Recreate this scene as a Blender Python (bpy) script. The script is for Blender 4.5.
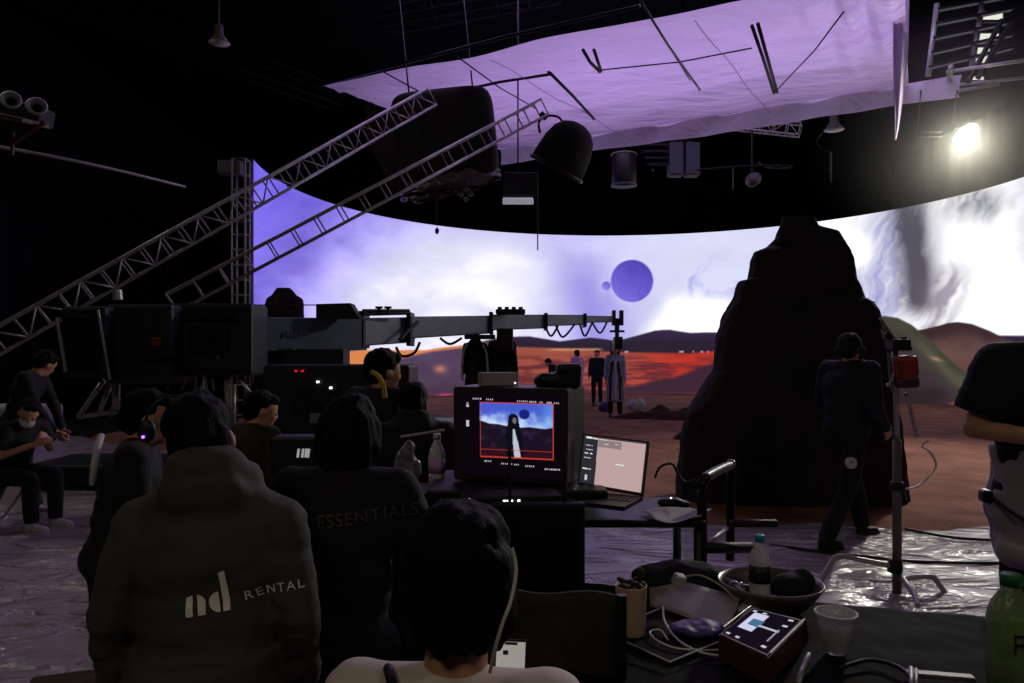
import bpy, bmesh, math, random
import numpy as np
from mathutils import Vector, Matrix, Euler, Quaternion
from mathutils import noise as mnoise
from mathutils.bvhtree import BVHTree
random.seed(7)
for o in list(bpy.data.objects): bpy.data.objects.remove(o)
S = bpy.context.scene
C = S.collection
PI = math.pi
R = math.radians
F = 740.0
CH = 1.6          # camera height
HV = 355.0        # horizon row

def at(u, v, Y):
    return Vector(((u-512)/F*Y, Y, CH-(v-HV)/F*Y))
def atz(u, v, z=0.0):
    Y = (CH-z)*F/(v-HV)
    return Vector(((u-512)/F*Y, Y, z))

# ------------------------------------------------------------ camera, world, lights, exposure
cam = bpy.data.cameras.new('camera'); co = bpy.data.objects.new('camera', cam); C.objects.link(co)
co.location = (0, 0, CH); co.rotation_euler = (R(90), 0, 0)
cam.sensor_width = 36; cam.lens = 36*F/1024; cam.shift_y = (HV-341.5)/1024
cam.clip_start = .02; cam.clip_end = 200
S.camera = co
S.view_settings.view_transform = 'Standard'; S.view_settings.look = 'None'
S.view_settings.exposure = 0.0; S.view_settings.gamma = 1.0
S.view_settings.use_curve_mapping = False
w = bpy.data.worlds.new('world'); S.world = w; w.use_nodes = True
w.node_tree.nodes['Background'].inputs[0].default_value = (.75, .72, 1, 1)
w.node_tree.nodes['Background'].inputs[1].default_value = 0.008

def lamp(name, kind, loc, energy, color=(1, 1, 1), size=.3, rot=None, spot=None, blend=.5):
    l = bpy.data.lights.new(name, kind); l.energy = energy; l.color = color
    if kind == 'AREA': l.size = size
    else: l.shadow_soft_size = size
    if kind == 'SPOT': l.spot_size = spot; l.spot_blend = blend
    o = bpy.data.objects.new(name, l); C.objects.link(o); o.location = loc
    if rot: o.rotation_euler = rot
    return o
# unseen studio house lamps high behind the crew and over the left trusses
lamp('unseen_house_light', 'AREA', (-3.0, -3.5, 6.5), 44, (1.0, .88, .66), 1.6, (R(28), 0, R(-8)))
lamp('unseen_house_light', 'AREA', (4.5, -2.0, 6.5), 34, (1.0, .86, .74), 1.2, (R(20), 0, R(10)))
lamp('unseen_house_light', 'AREA', (-9.0, 9.0, 8.5), 80, (1.0, .92, .8), 1.0, (0, 0, 0))  # added fill, raised to brighten the left trusses and floor

# violet stage lamps above the cloth canopy, shining down through it
lamp('canopy_lamp', 'AREA', (-.2, 15.4, 9.4), 170, (.66, .46, 1.), 4.2, (0, 0, R(-30)))
lamp('canopy_lamp', 'AREA', (3.0, 13.7, 9.4), 170, (.66, .47, 1.), 4.2, (0, 0, R(-30)))
lamp('canopy_lamp', 'AREA', (5.6, 12.4, 9.4), 170, (.70, .55, .95), 4.2, (0, 0, R(-30)))

# ------------------------------------------------------------ helpers
def lin(c):
    return tuple(((x/255+.055)/1.055)**2.4 if x/255 > .04045 else x/255/12.92 for x in c)
def mat(name, rgb, rough=.7, metal=0., var=.25, scale=8., bump=.0, bscale=None, emit=None, estr=0., trans=0., ior=1.45, spec=.5, stretch=(1, 1, 1), sheen=0., alpha=1.):
    m = bpy.data.materials.new(name); m.use_nodes = True
    nt = m.node_tree; b = nt.nodes['Principled BSDF']
    c = lin(rgb)
    tc = nt.nodes.new('ShaderNodeTexCoord'); mp = nt.nodes.new('ShaderNodeMapping')
    mp.inputs['Scale'].default_value = stretch
    nt.links.new(tc.outputs['Object'], mp.inputs[0])
    n = nt.nodes.new('ShaderNodeTexNoise'); n.inputs['Scale'].default_value = scale; n.inputs['Detail'].default_value = 4
    nt.links.new(mp.outputs[0], n.inputs['Vector'])
    r = nt.nodes.new('ShaderNodeValToRGB')
    r.color_ramp.elements[0].position = .3; r.color_ramp.elements[1].position = .7
    r.color_ramp.elements[0].color = tuple(x*(1-var) for x in c)+(1,)
    r.color_ramp.elements[1].color = tuple(min(1, x*(1+var)) for x in c)+(1,)
    nt.links.new(n.outputs[0], r.inputs[0]); nt.links.new(r.outputs[0], b.inputs['Base Color'])
    b.inputs['Roughness'].default_value = rough; b.inputs['Metallic'].default_value = metal
    b.inputs['Specular IOR Level'].default_value = spec
    b.inputs['Transmission Weight'].default_value = trans; b.inputs['IOR'].default_value = ior
    b.inputs['Alpha'].default_value = alpha
    if sheen: b.inputs['Sheen Weight'].default_value = sheen
    if bump:
        n2 = nt.nodes.new('ShaderNodeTexNoise'); n2.inputs['Scale'].default_value = bscale or scale*3; n2.inputs['Detail'].default_value = 5
        nt.links.new(mp.outputs[0], n2.inputs['Vector'])
        bp = nt.nodes.new('ShaderNodeBump'); bp.inputs['Strength'].default_value = bump; bp.inputs['Distance'].default_value = .03
        nt.links.new(n2.outputs[0], bp.inputs['Height']); nt.links.new(bp.outputs[0], b.inputs['Normal'])
    if emit:
        b.inputs['Emission Color'].default_value = lin(emit)+(1,); b.inputs['Emission Strength'].default_value = estr
    return m
def screen_mat(name, strength=1.0):
    m = bpy.data.materials.new(name); m.use_nodes = True
    nt = m.node_tree; nt.nodes.clear()
    o = nt.nodes.new('ShaderNodeOutputMaterial'); e = nt.nodes.new('ShaderNodeEmission'); a = nt.nodes.new('ShaderNodeAttribute')
    a.attribute_name = 'pixels'; e.inputs[1].default_value = strength
    nt.links.new(a.outputs['Color'], e.inputs[0]); nt.links.new(e.outputs[0], o.inputs[0])
    return m

M = dict(
    black=mat('black_drape', (32, 30, 40), 1., var=.3, scale=2, spec=.05),
    ceil=mat('ceiling_black', (16, 15, 18), 1., spec=.02),
    steel=mat('truss_steel', (168, 164, 166), .4, .35, scale=6),
    dsteel=mat('dark_steel', (44, 44, 48), .4, .7, scale=6),
    chrome=mat('chrome', (190, 190, 190), .18, 1., scale=5),
    tblack=mat('near_black_truss', (9, 9, 10), .9, spec=.05),  # blackened until the ceiling trusses barely show
    rubber=mat('black_rubber', (18, 18, 18), .6),
    bplas=mat('black_plastic', (20, 20, 23), .5, var=.15),
    gplas=mat('grey_plastic', (90, 88, 88), .5),
    crane=mat('crane_grey_paint', (112, 122, 134), .45, .1, var=.1, scale=4),
    cranedk=mat('crane_dark_paint', (30, 36, 46), .5, .1, var=.2, scale=4),
    skin=mat('skin', (190, 140, 112), .55, var=.08, scale=20, bump=.05),
    hair=mat('black_hair', (11, 9, 8), .7, var=.4, scale=30, bump=.25, bscale=60, stretch=(2, 2, .25), spec=.12),
    jacket=mat('grey_jacket_cloth', (66, 64, 58), .8, var=.1, scale=10, bump=.25, bscale=18),
    btee=mat('black_cotton', (15, 15, 19), .85, var=.2, scale=12, bump=.15),
    dcloth=mat('dark_cloth', (20, 18, 22), .85, var=.25, scale=8, bump=.2),
    navy=mat('navy_cloth', (18, 22, 38), .85, var=.2, scale=8),
    pale=mat('pale_shirt', (222, 206, 196), .8, var=.06, scale=8, bump=.2, bscale=10),
    stripe=mat('pale_blue_coat', (150, 158, 190), .8),
    dirt=mat('dark_dirt', (74, 48, 42), .95, var=.35, scale=6, bump=.6, spec=.1),
    pink=mat('pale_lilac_shirt', (200, 150, 205), .8, var=.1),
    grey=mat('grey_cloth', (156, 150, 158), .85, var=.12, scale=8, bump=.25, bscale=9),
    white=mat('white_plastic', (205, 203, 200), .5, var=.05),
    wcloth=mat('white_cloth', (190, 188, 190), .8, var=.1),
    yellow=mat('yellow_cloth', (190, 160, 40), .8),
    table=mat('black_table_cloth', (15, 14, 14), .9, var=.3, scale=5, bump=.3, bscale=5, spec=.15),
    olive=mat('olive_canvas', (46, 44, 28), .9, var=.3, scale=9, bump=.3),
    rock=mat('rock_prop', (36, 30, 28), .9, var=.35, scale=2, bump=.7, bscale=4),
    card=mat('cup_card', (225, 188, 158), .6, var=.05),
    wire=mat('black_cable', (18, 18, 18), .5),
    wwire=mat('white_cable', (200, 196, 188), .5),
    paper=mat('paper', (150, 140, 142), .7, var=.08),
    red=mat('red_housing', (140, 40, 28), .45, var=.2),
    brown=mat('brown_box', (74, 40, 28), .5, var=.2),
    purple=mat('purple_bag', (70, 62, 120), .5, var=.2, bump=.4),
    ring=mat('horn_ring', (150, 150, 160), .5, var=.05),
    foil=mat('crumpled_foil', (120, 116, 122), .3, .9, scale=14, bump=1., bscale=14),
    led=mat('led_white', (255, 255, 255), emit=(255, 250, 240), estr=2.5),
    ledp=mat('led_violet', (120, 80, 255), emit=(140, 80, 255), estr=4),
    ledr=mat('led_red', (255, 30, 60), emit=(255, 30, 60), estr=.6),
    ledg=mat('led_teal', (40, 200, 160), emit=(60, 220, 180), estr=.5),
    txt=mat('pale_print', (255, 252, 236), .5, var=.02),
    txtd=mat('dim_print', (66, 64, 66), .6, var=.02),
    txtm=mat('worn_print', (120, 120, 125), .6, var=.05),
    paneglow=mat('window_pane', (230, 232, 224), emit=(232, 236, 220), estr=1.),
    amber=mat('amber_drum', (60, 44, 20), .5, var=.2),
    cap=mat('cyan_cap', (40, 150, 170), .4),
    gcap=mat('green_cap', (40, 110, 50), .4),
)
def glass_mat(name, rgb, rough=.05, ior=1.3, tr=.9):
    m = bpy.data.materials.new(name); m.use_nodes = True
    b = m.node_tree.nodes['Principled BSDF']
    nt = m.node_tree
    n = nt.nodes.new('ShaderNodeTexNoise'); n.inputs['Scale'].default_value = 12
    bp = nt.nodes.new('ShaderNodeBump'); bp.inputs['Strength'].default_value = .3; bp.inputs['Distance'].default_value = .01
    nt.links.new(n.outputs[0], bp.inputs['Height']); nt.links.new(bp.outputs[0], b.inputs['Normal'])
    b.inputs['Base Color'].default_value = lin(rgb)+(1,); b.inputs['Transmission Weight'].default_value = tr
    b.inputs['Roughness'].default_value = rough; b.inputs['IOR'].default_value = ior
    return m
M['clear'] = glass_mat('clear_plastic', (235, 236, 242), .15, tr=.5)
M['greeng'] = glass_mat('green_bottle_plastic', (172, 200, 146), .12, tr=.65)
M['poly'] = glass_mat('polythene', (215, 205, 215), .3)

def link(name, me, m=None, parent=None):
    o = bpy.data.objects.new(name, me); C.objects.link(o)
    if m is not None: me.materials.clear(); me.materials.append(M[m] if isinstance(m, str) else m)
    if parent is not None: o.parent = parent
    return o
def tag(o, label, cat, group=None, kind=None):
    o['label'] = label; o['category'] = cat
    if group: o['group'] = group
    if kind: o['kind'] = kind
    return o
def thing(name, label, cat, loc=(0, 0, 0), rotz=0, group=None):
    o = bpy.data.objects.new(name, None); C.objects.link(o); o.empty_display_size = .1
    o.location = loc; o.rotation_euler = (0, 0, rotz)
    return tag(o, label, cat, group)
def struct(o):
    o['kind'] = 'structure'; return o
def build(name, bm, m=None, parent=None, smooth=False):
    me = bpy.data.meshes.new(name)
    bmesh.ops.recalc_face_normals(bm, faces=bm.faces)
    bm.to_mesh(me); bm.free()
    if smooth:
        me.polygons.foreach_set('use_smooth', [True]*len(me.polygons))
    return link(name, me, m, parent)
def NB(): return bmesh.new()
def box(bm, c, s, rot=None, bev=0.):
    r = bmesh.ops.create_cube(bm, size=1)
    vs = r['verts']
    bmesh.ops.scale(bm, vec=Vector(s), verts=vs)
    if bev:
        es = list({e for v in vs for e in v.link_edges})
        q = bmesh.ops.bevel(bm, geom=es, offset=bev, segments=2, affect='EDGES', profile=.5)
        vs = list({v for f in q['faces'] for v in f.verts} | {v for v in vs if v.is_valid})
    if rot is not None:
        mm = rot if isinstance(rot, Matrix) else Euler(rot).to_matrix()
        bmesh.ops.rotate(bm, cent=(0, 0, 0), matrix=mm, verts=vs)
    bmesh.ops.translate(bm, vec=Vector(c), verts=vs)
    return vs
def cyl(bm, a, b, r0, r1=None, seg=12, caps=True):
    a, b = Vector(a), Vector(b); d = b-a
    if d.length < 1e-6: return
    r1 = r0 if r1 is None else r1
    q = d.to_track_quat('Z', 'Y').to_matrix(); x, y = q.col[0], q.col[1]
    A_, B_ = [], []
    for k in range(seg):
        c_, s_ = math.cos(2*PI*k/seg), math.sin(2*PI*k/seg)
        A_.append(bm.verts.new(a+x*c_*r0+y*s_*r0)); B_.append(bm.verts.new(b+x*c_*r1+y*s_*r1))
    for k in range(seg): bm.faces.new((A_[k], A_[(k+1) % seg], B_[(k+1) % seg], B_[k]))
    if caps: bm.faces.new(A_[::-1]); bm.faces.new(B_)
    return A_+B_
def ell(bm, c, rad, rot=None, u=20, v=12):
    c = Vector(c); mm = None if rot is None else (rot if isinstance(rot, Matrix) else Euler(rot).to_matrix())
    def P(ph, th):
        p = Vector((rad[0]*math.sin(ph)*math.cos(th), rad[1]*math.sin(ph)*math.sin(th), rad[2]*math.cos(ph)))
        return bm.verts.new(c+(mm @ p if mm is not None else p))
    top, bot = P(0, 0), P(PI, 0)
    rings = [[P(PI*j/v, 2*PI*k/u) for k in range(u)] for j in range(1, v)]
    for k in range(u):
        bm.faces.new((top, rings[0][k], rings[0][(k+1) % u])); bm.faces.new((bot, rings[-1][(k+1) % u], rings[-1][k]))
    for a_, b_ in zip(rings, rings[1:]):
        for k in range(u): bm.faces.new((a_[k], b_[k], b_[(k+1) % u], a_[(k+1) % u]))
def capsule(bm, a, b, r0, r1=None):
    r1 = r0 if r1 is None else r1
    cyl(bm, a, b, r0, r1, 16)
    ell(bm, a, (r0,)*3); ell(bm, b, (r1,)*3)
def smooth_path(pts, n=8):
    pts = [Vector(p) for p in pts]; out = []
    for i in range(len(pts)-1):
        p0 = pts[max(i-1, 0)]; p1 = pts[i]; p2 = pts[i+1]; p3 = pts[min(i+2, len(pts)-1)]
        for k in range(n):
            t = k/n
            out.append(.5*((2*p1)+(-p0+p2)*t+(2*p0-5*p1+4*p2-p3)*t*t+(-p0+3*p1-3*p2+p3)*t**3))
    out.append(pts[-1]); return out
def tube(bm, pts, r, seg=8, smooth=True, n=8):
    P = smooth_path(pts, n) if smooth else [Vector(p) for p in pts]
    rings = []
    up = Vector((0, 0, 1))
    for i, p in enumerate(P):
        d = (P[min(i+1, len(P)-1)]-P[max(i-1, 0)]).normalized()
        x = d.cross(up)
        if x.length < .05: x = d.cross(Vector((1, 0, 0)))
        x.normalize(); y = d.cross(x).normalized()
        rr = r(i/(len(P)-1)) if callable(r) else r
        rings.append([bm.verts.new(p+x*math.cos(2*PI*k/seg)*rr+y*math.sin(2*PI*k/seg)*rr) for k in range(seg)])
    for a, b in zip(rings, rings[1:]):
        for k in range(seg):
            bm.faces.new((a[k], a[(k+1) % seg], b[(k+1) % seg], b[k]))
    bm.faces.new(rings[0]); bm.faces.new(rings[-1][::-1])
def lathe(bm, prof, c=(0, 0, 0), seg=28, rot=None):
    rings = []
    for r, z in prof:
        rings.append([bm.verts.new((r*math.cos(2*PI*k/seg), r*math.sin(2*PI*k/seg), z)) for k in range(seg)] if r > 1e-5 else [bm.verts.new((0, 0, z))])
    for a, b in zip(rings, rings[1:]):
        for k in range(seg):
            k2 = (k+1) % seg
            if len(a) == 1 and len(b) > 1: bm.faces.new((a[0], b[k2], b[k]))
            elif len(b) == 1 and len(a) > 1: bm.faces.new((a[k], a[k2], b[0]))
            elif len(a) > 1: bm.faces.new((a[k], a[k2], b[k2], b[k]))
    vs = [v for r in rings for v in r]
    if rot is not None:
        bmesh.ops.rotate(bm, cent=(0, 0, 0), matrix=rot if isinstance(rot, Matrix) else Euler(rot).to_matrix(), verts=vs)
    bmesh.ops.translate(bm, vec=Vector(c), verts=vs)
def grid(name, f, nu, nv, m, parent=None, smooth=True, thick=0.):
    """surface f(s, t) with s, t in 0..1"""
    vs = [tuple(f(i/nu, j/nv)) for j in range(nv+1) for i in range(nu+1)]
    fs = [(j*(nu+1)+i, j*(nu+1)+i+1, (j+1)*(nu+1)+i+1, (j+1)*(nu+1)+i) for j in range(nv) for i in range(nu)]
    me = bpy.data.meshes.new(name); me.from_pydata(vs, [], fs)
    if smooth: me.polygons.foreach_set('use_smooth', [True]*len(fs))
    o = link(name, me, m, parent)
    if thick:
        md = o.modifiers.new('thickness', 'SOLIDIFY'); md.thickness = thick
    return o
def freeze(o):
    dg = bpy.context.evaluated_depsgraph_get(); dg.update()
    me = bpy.data.meshes.new_from_object(o.evaluated_get(dg))
    me.name = o.name; o.modifiers.clear(); o.data = me
    return o
def blob(name, bm, m, parent=None, vox=.012, it=6, amp=0., fs=9., stretch=(1, 1, 1), seed=0.):
    """unite overlapping shapes into one continuous surface"""
    me = bpy.data.meshes.new(name); bm.to_mesh(me); bm.free()
    o = link(name, me, m, parent)
    md = o.modifiers.new('r', 'REMESH'); md.mode = 'VOXEL'; md.voxel_size = vox; md.use_smooth_shade = True
    s = o.modifiers.new('s', 'SMOOTH'); s.iterations = it; s.factor = .5
    freeze(o)
    if amp:
        me = o.data
        n = len(me.vertices); co_ = np.empty(n*3, np.float32); me.vertices.foreach_get('co', co_); co_ = co_.reshape(-1, 3)
        no = np.array([v.normal[:] for v in me.vertices])
        st = np.array(stretch)*fs
        d = np.array([mnoise.noise(Vector(p*st)+Vector((seed, seed*2, 0)))+.5*mnoise.noise(Vector(p*st*2.3)) for p in co_])
        co_ = co_+no*(d*amp)[:, None]
        me.vertices.foreach_set('co', co_.astype(np.float32).ravel()); me.update()
    me = o.data
    if not me.materials: me.materials.append(M[m])
    me.polygons.foreach_set('use_smooth', [True]*len(me.polygons))
    return o
def dup(o, loc=None, rot=None, label=None):
    r = o.copy(); C.objects.link(r)
    if loc is not None: r.location = loc
    if rot is not None: r.rotation_euler = rot
    if label: r['label'] = label
    for ch in list(o.children):
        c = ch.copy(); C.objects.link(c); c.parent = r
        for g in list(ch.children):
            d = g.copy(); C.objects.link(d); d.parent = c
    return r

def vnoise(x, y, seed=0):
    """vectorised value noise"""
    xi = np.floor(x).astype(np.int64); yi = np.floor(y).astype(np.int64)
    fx = x-xi; fy = y-yi; fx = fx*fx*(3-2*fx); fy = fy*fy*(3-2*fy)
    def h(a, b):
        n = (a*374761393+b*668265263+seed*974711) & 0x7fffffff
        n = (n ^ (n >> 13))*1274126177 & 0x7fffffff
        return ((n ^ (n >> 16)) & 0xffff)/65535.
    return (h(xi, yi)*(1-fx)+h(xi+1, yi)*fx)*(1-fy)+(h(xi, yi+1)*(1-fx)+h(xi+1, yi+1)*fx)*fy
def fbm(x, y, o=5, seed=0, g=.5):
    s = 0; a = 1; t = 0
    for k in range(o):
        s = s+a*vnoise(x*2**k, y*2**k, seed+k); t += a; a *= g
    return s/t
def sst(a, b, x):
    t = np.clip((x-a)/(b-a), 0, 1); return t*t*(3-2*t)
def mixc(a, b, t):
    return a*(1-t[..., None])+np.asarray(b, float)*t[..., None]
def l2(c):
    c = np.clip(c/255., 0, None)
    return np.where(c <= .04045, c/12.92, ((c+.055)/1.055)**2.4)

# ------------------------------------------------------------ the setting
bm = NB(); box(bm, (2, 18, -.05), (40, 50, .1)); struct(build('floor', bm, mat('studio_floor', (38, 36, 38), .5, bump=.1, bscale=2)))
bm = NB(); box(bm, (2, 18, 11.05), (40, 50, .1)); struct(build('ceiling', bm, 'ceil'))
def drape(name, a, b):
    a = Vector(a); b = Vector(b); d = (b-a); n = Vector((-d.y, d.x, 0)).normalized(); L = d.length
    def f(s, t):
        p = a+d*s; return p+n*(.07*math.sin(s*L*4.1)+.04*math.sin(s*L*9.7+t))+Vector((0, 0, 11*t))
    return struct(grid(name, f, int(L*14), 6, 'black', thick=.02))
drape('wall_left', (-13.5, -6, 0), (-13.5, 36, 0)); drape('wall_back', (-14, 36, 0), (19, 36, 0)); drape('wall_right', (18.5, 36, 0), (18.5, -6, 0))
bm = NB(); box(bm, (2, -6.6, 5.5), (40, .2, 11)); struct(build('wall_front', bm, 'black'))

# LED volume: curved screen wall
CX, CY, RR, WH = 3.754, 20.033, 10.338, 6.5
# picture shown by the screen, laid out in the tracked camera's frustum (a = bearing, e = elevation, both in thousandths)
def screen_picture(u, v):
    n1 = fbm(u/90, v/60, 5, 3); n2 = fbm(u/34+n1*3, v/22-n1*2, 5, 11); n3 = fbm(u/14+n2*4, v/40+n1*4, 4, 21)
    col = np.zeros(u.shape+(3,))+np.array([226, 226, 246.])
    # left: deep violet edge growing into the white swirl
    cx, cy = 470, 330
    rr = np.hypot((u-cx)/1.25, (v-cy))
    sw = .5+.5*np.sin(rr/13+n1*7)
    base = mixc(np.zeros(u.shape+(3,))+np.array([226, 224, 252.]), (148, 132, 238), sst(90, 180, rr+n1*26))
    base = mixc(base, (112, 96, 226), sst(165, 225, rr+n1*22))
    base = base+((sw-.5)*30*sst(60, 110, rr))[..., None]
    base = base+((n2-.5)*40)[..., None]
    core = sst(150, 20, np.hypot((u-490)/1.5, (v-305))+n1*50)
    arcs = .5+.5*np.sin(np.hypot((u-450)/1.15, v-330)/6.5+n1*9+n2*2)
    base = mixc(base, (255, 255, 255), core*.85*(.45+.55*arcs))
    col = mixc(col, (0, 0, 0), np.zeros(u.shape)); L = sst(600, 500, u)
    # middle lavender
    midc = np.zeros(u.shape+(3,))+np.array([192, 186, 244.])
    midc = midc+((n2-.5)*46)[..., None]
    vi = np.exp(-((u-600-(v-300)*.35)/38)**2)*sst(240, 300, v)
    midc = mixc(midc, (138, 126, 226), np.clip(vi*1.1, 0, 1))
    pale = sst(560, 720, u+n1*60)
    midc = mixc(midc, (224, 230, 250), pale*.8)
    wisp = np.clip((n3-.55)*5, 0, 1)*sst(650, 690, u)*sst(820, 760, u)*sst(250, 270, v)*sst(310, 285, v)
    midc = mixc(midc, (170, 170, 235), wisp*.7)
    # hot cloud right of the planets
    cl = sst(0, 26, (u-(652-(v-300)*.55))+n2*14-6)*sst(286-6, 304, v+ (n1-.5)*30-(u-690)*.10)
    midc = mixc(midc, (255, 255, 255), cl)
    col = base*L[..., None]+midc*(1-L)[..., None]
    # planets
    def planet(px, py, r, c0, c1):
        nonlocal col
        d = np.hypot(u-px, v-py); k = sst(r+.9, r-.6, d)
        g = np.clip(.55+((u-px)*-.35+(v-py)*.55)/r*.6, 0, 1)
        pc = np.array(c0)*(1-g[..., None])+np.array(c1, float)*g[..., None]
        pc = pc+((fbm(u/5, v/20, 3, 5)-.5)*14)[..., None]
        halo = np.exp(-np.clip(d-r, 0, 99)/5)*.35*(u < px)
        col = mixc(col, (240, 236, 255), halo)
        col = col*(1-k)[..., None]+pc*k[..., None]
    planet(632, 281, 21, (70, 62, 172), (128, 110, 226)); planet(606, 286, 4.4, (92, 86, 190), (160, 150, 240))
    # right of the rock: bright cloud with grey smoke column
    RK = sst(800, 830, u)
    rc = np.zeros(u.shape+(3,))+np.array([255, 255, 255.])
    bl = np.exp(-((u-880+(v-270)*.25+(n1-.5)*60)/32)**2)*sst(190, 225, v)
    streak = fbm((u+.3*(v-260))/7+n1*9, v/34+n2*2.2, 5, 31)
    rc = mixc(rc, (128, 128, 196), np.clip(bl*(.15+1.5*(streak-.2)), 0, .95))
    sm = np.exp(-((u-(912+(v-240)*.12))/17)**2)*sst(322, 300, v)
    rc = mixc(rc, (84, 80, 92), np.clip(sm*(.6+.9*streak), 0, .97))
    s2 = np.exp(-((u-(948-(v-280)*.35))/16)**2)*sst(255, 290, v)
    rc = mixc(rc, (150, 140, 158), np.clip(s2*(streak-.25)*2.4, 0, .8))
    s3 = np.exp(-((u-975)/26)**2)*np.exp(-((v-203)/14)**2)
    rc = mixc(rc, (110, 112, 128), np.clip(s3*(streak-.15)*2.2, 0, .8))
    hot = np.exp(-((u-856)/17)**2-((v-250)/20)**2)
    rc = mixc(rc, (255, 255, 255), np.clip(hot*1.6, 0, 1))
    rc = mixc(rc, (176, 186, 206), sst(1004, 1030, u)*sst(280, 250, v)*.6*streak)
    col = col*(1-RK)[..., None]+rc*RK[..., None]
    sky = col
    # ---- ground of the picture, left/centre
    ridge = np.interp(u, [240, 340, 420, 470, 500, 530, 560, 590, 618, 635, 655, 670, 690, 715, 760, 860], [352, 350, 350, 345, 338, 336, 341, 338, 341, 336, 330.5, 330, 333, 332, 334, 336])+(n2-.5)*2
    g = np.zeros(u.shape+(3,))+np.array([52, 40, 66.])
    g = mixc(g, (44, 34, 50), sst(334, 346, v))
    top = np.interp(u, [240, 500, 540, 600, 640, 690, 720, 860], [345, 346, 347, 351, 352, 353, 350, 346])
    bot = np.interp(u, [240, 470, 520, 590, 640, 680, 720, 860], [372, 372, 388, 392, 386, 376, 362, 352])
    oc = np.array([158, 80, 66.])*np.ones(u.shape+(3,))
    oc = mixc(oc, (190, 54, 42), sst(600, 690, u)); oc = mixc(oc, (96, 42, 50), np.clip((fbm(u/22, v/3.5, 4, 77)-.42)*4, 0, .85)*sst(352, 362, v))
    g = mixc(g, (255, 255, 255), np.zeros(u.shape))
    k = sst(-1, 2, v-top)*sst(4, -3, v-bot+(n2-.5)*8)
    g = g*(1-k)[..., None]+oc*k[..., None]
    g = mixc(g, (62, 40, 56), sst(-3, 4, v-bot+(n2-.5)*8)); g = mixc(g, (112, 62, 62), sst(391, 396, v))
    strip = np.exp(-((v-349.5)/1.3)**2)*sst(540, 560, u)*sst(606, 596, u); g = mixc(g, (226, 160, 110), strip*.8)
    tw = (np.abs(v-352) < 1)*(vnoise(u/2.2, v*0, 44) > .82)*(u > 625); g = mixc(g, (230, 190, 190), tw*.7)
    # left: grey-violet flats with an orange dune
    lf = sst(500, 470, u)
    lg = np.zeros(u.shape+(3,))+np.array([84, 66, 92.])+((n2-.5)*24)[..., None]
    dl = np.interp(u, [240, 340, 370, 400, 430, 455, 475], [356, 366, 364, 355, 348, 345, 343]); dt = np.interp(u, [240, 340, 370, 400, 430, 455, 475], [352, 352, 349, 345, 341, 339, 342])
    kk = sst(-1, 1.5, v-dt)*sst(1.5, -2, v-dl-4); lg = mixc(lg, (222, 132, 78), kk)
    dot = np.exp(-((u-440)/6)**2-((v-369)/4)**2); lg = mixc(lg, (210, 130, 110), dot*.8)
    lg = mixc(lg, (70, 50, 66), sst(375, 400, v))
    pk = np.exp(-((u-446)/9)**2-((v-396)/2.5)**2); lg = mixc(lg, (200, 70, 110), pk)
    g = g*(1-lf)[..., None]+lg*lf[..., None]
    kg = sst(-1, 1, v-ridge)
    col = sky*(1-kg)[..., None]+g*kg[..., None]
    # ---- right hills
    far = np.interp(u, [820, 920, 938, 948, 958, 972, 990, 1010, 1060], [335, 330, 326, 323, 322, 324, 331, 341, 352])
    fh = np.array([60, 42, 46.])*np.ones(u.shape+(3,)); fh = mixc(fh, (104, 76, 72), sst(328, 352, v+(n2-.5)*20)); fh = mixc(fh, (96, 62, 56), sst(352, 380, v))
    kf = sst(-.8, .8, v-far)*(RK > .5); col = col*(1-kf)[..., None]+fh*kf[..., None]
    near = np.interp(u, [820, 872, 885, 898, 912, 930, 950, 970, 990, 1010, 1060], [322, 318, 316, 318, 325, 340, 360, 376, 388, 398, 412])
    nh = np.array([68, 68, 58.])*np.ones(u.shape+(3,)); nh = nh+((n2-.5)*26)[..., None]
    nh = mixc(nh, (62, 48, 56), sst(6, 44, (v-near)+(n3-.5)*26)*.95); nh = mixc(nh, (88, 86, 70), np.exp(-((v-near-14)/7)**2)*sst(900, 930, u)*.8)
    nh = mixc(nh, (176, 130, 116), np.exp(-((u-936)/6)**2-((v-359-(u-936)*.3)/1.8)**2)*.9)
    nh = mixc(nh, (48, 36, 40), sst(380, 395, v)*sst(960, 930, u))
    kn = sst(-.8, .8, v-near)*(RK > .5); col = col*(1-kn)[..., None]+nh*kn[..., None]
    gr = np.interp(u, [820, 870, 930, 960, 1060], [416, 415, 414, 398, 394]); kr = sst(-1.5, 1.5, v-gr)*(RK > .5)
    col = col*(1-kr)[..., None]+(np.array([112, 66, 56.])+(n2[..., None]-.5)*20)*kr[..., None]
    return col
nu, nv = 860, 250
a0, a1 = R(188.2), R(-24)
ang = np.linspace(a0, a1, nu+1); zz = np.linspace(.02, WH, nv+1)
A, Z = np.meshgrid(ang, zz)
X = CX+RR*np.cos(A); Y = CY+RR*np.sin(A)
U = 512+F*X/Y; V = HV-(Z-CH)*F/Y
pic = l2(screen_picture(U, V))
lum = pic.mean(-1)
hot = sst(.84, 1.0, lum)[..., None]
pic = pic*(1+hot*np.array([.12, .10, .3]))          # whites boosted past the picture, most in blue, to tint the canopy violet
vs = np.stack([X, Y, Z], -1).reshape(-1, 3)
me = bpy.data.meshes.new('screen_face')
idx = (np.arange(nv)[:, None]*(nu+1)+np.arange(nu)[None, :]).ravel()
fs = np.stack([idx, idx+1, idx+nu+2, idx+nu+1], -1)
me.from_pydata(vs.tolist(), [], fs.tolist())
def setattr_pixels(me, rgb):
    at_ = me.color_attributes.new('pixels', 'FLOAT_COLOR', 'POINT')
    q = np.ones((len(rgb), 4), np.float32); q[:, :3] = rgb; at_.data.foreach_set('color', q.ravel())
setattr_pixels(me, pic.reshape(-1, 3))
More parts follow.
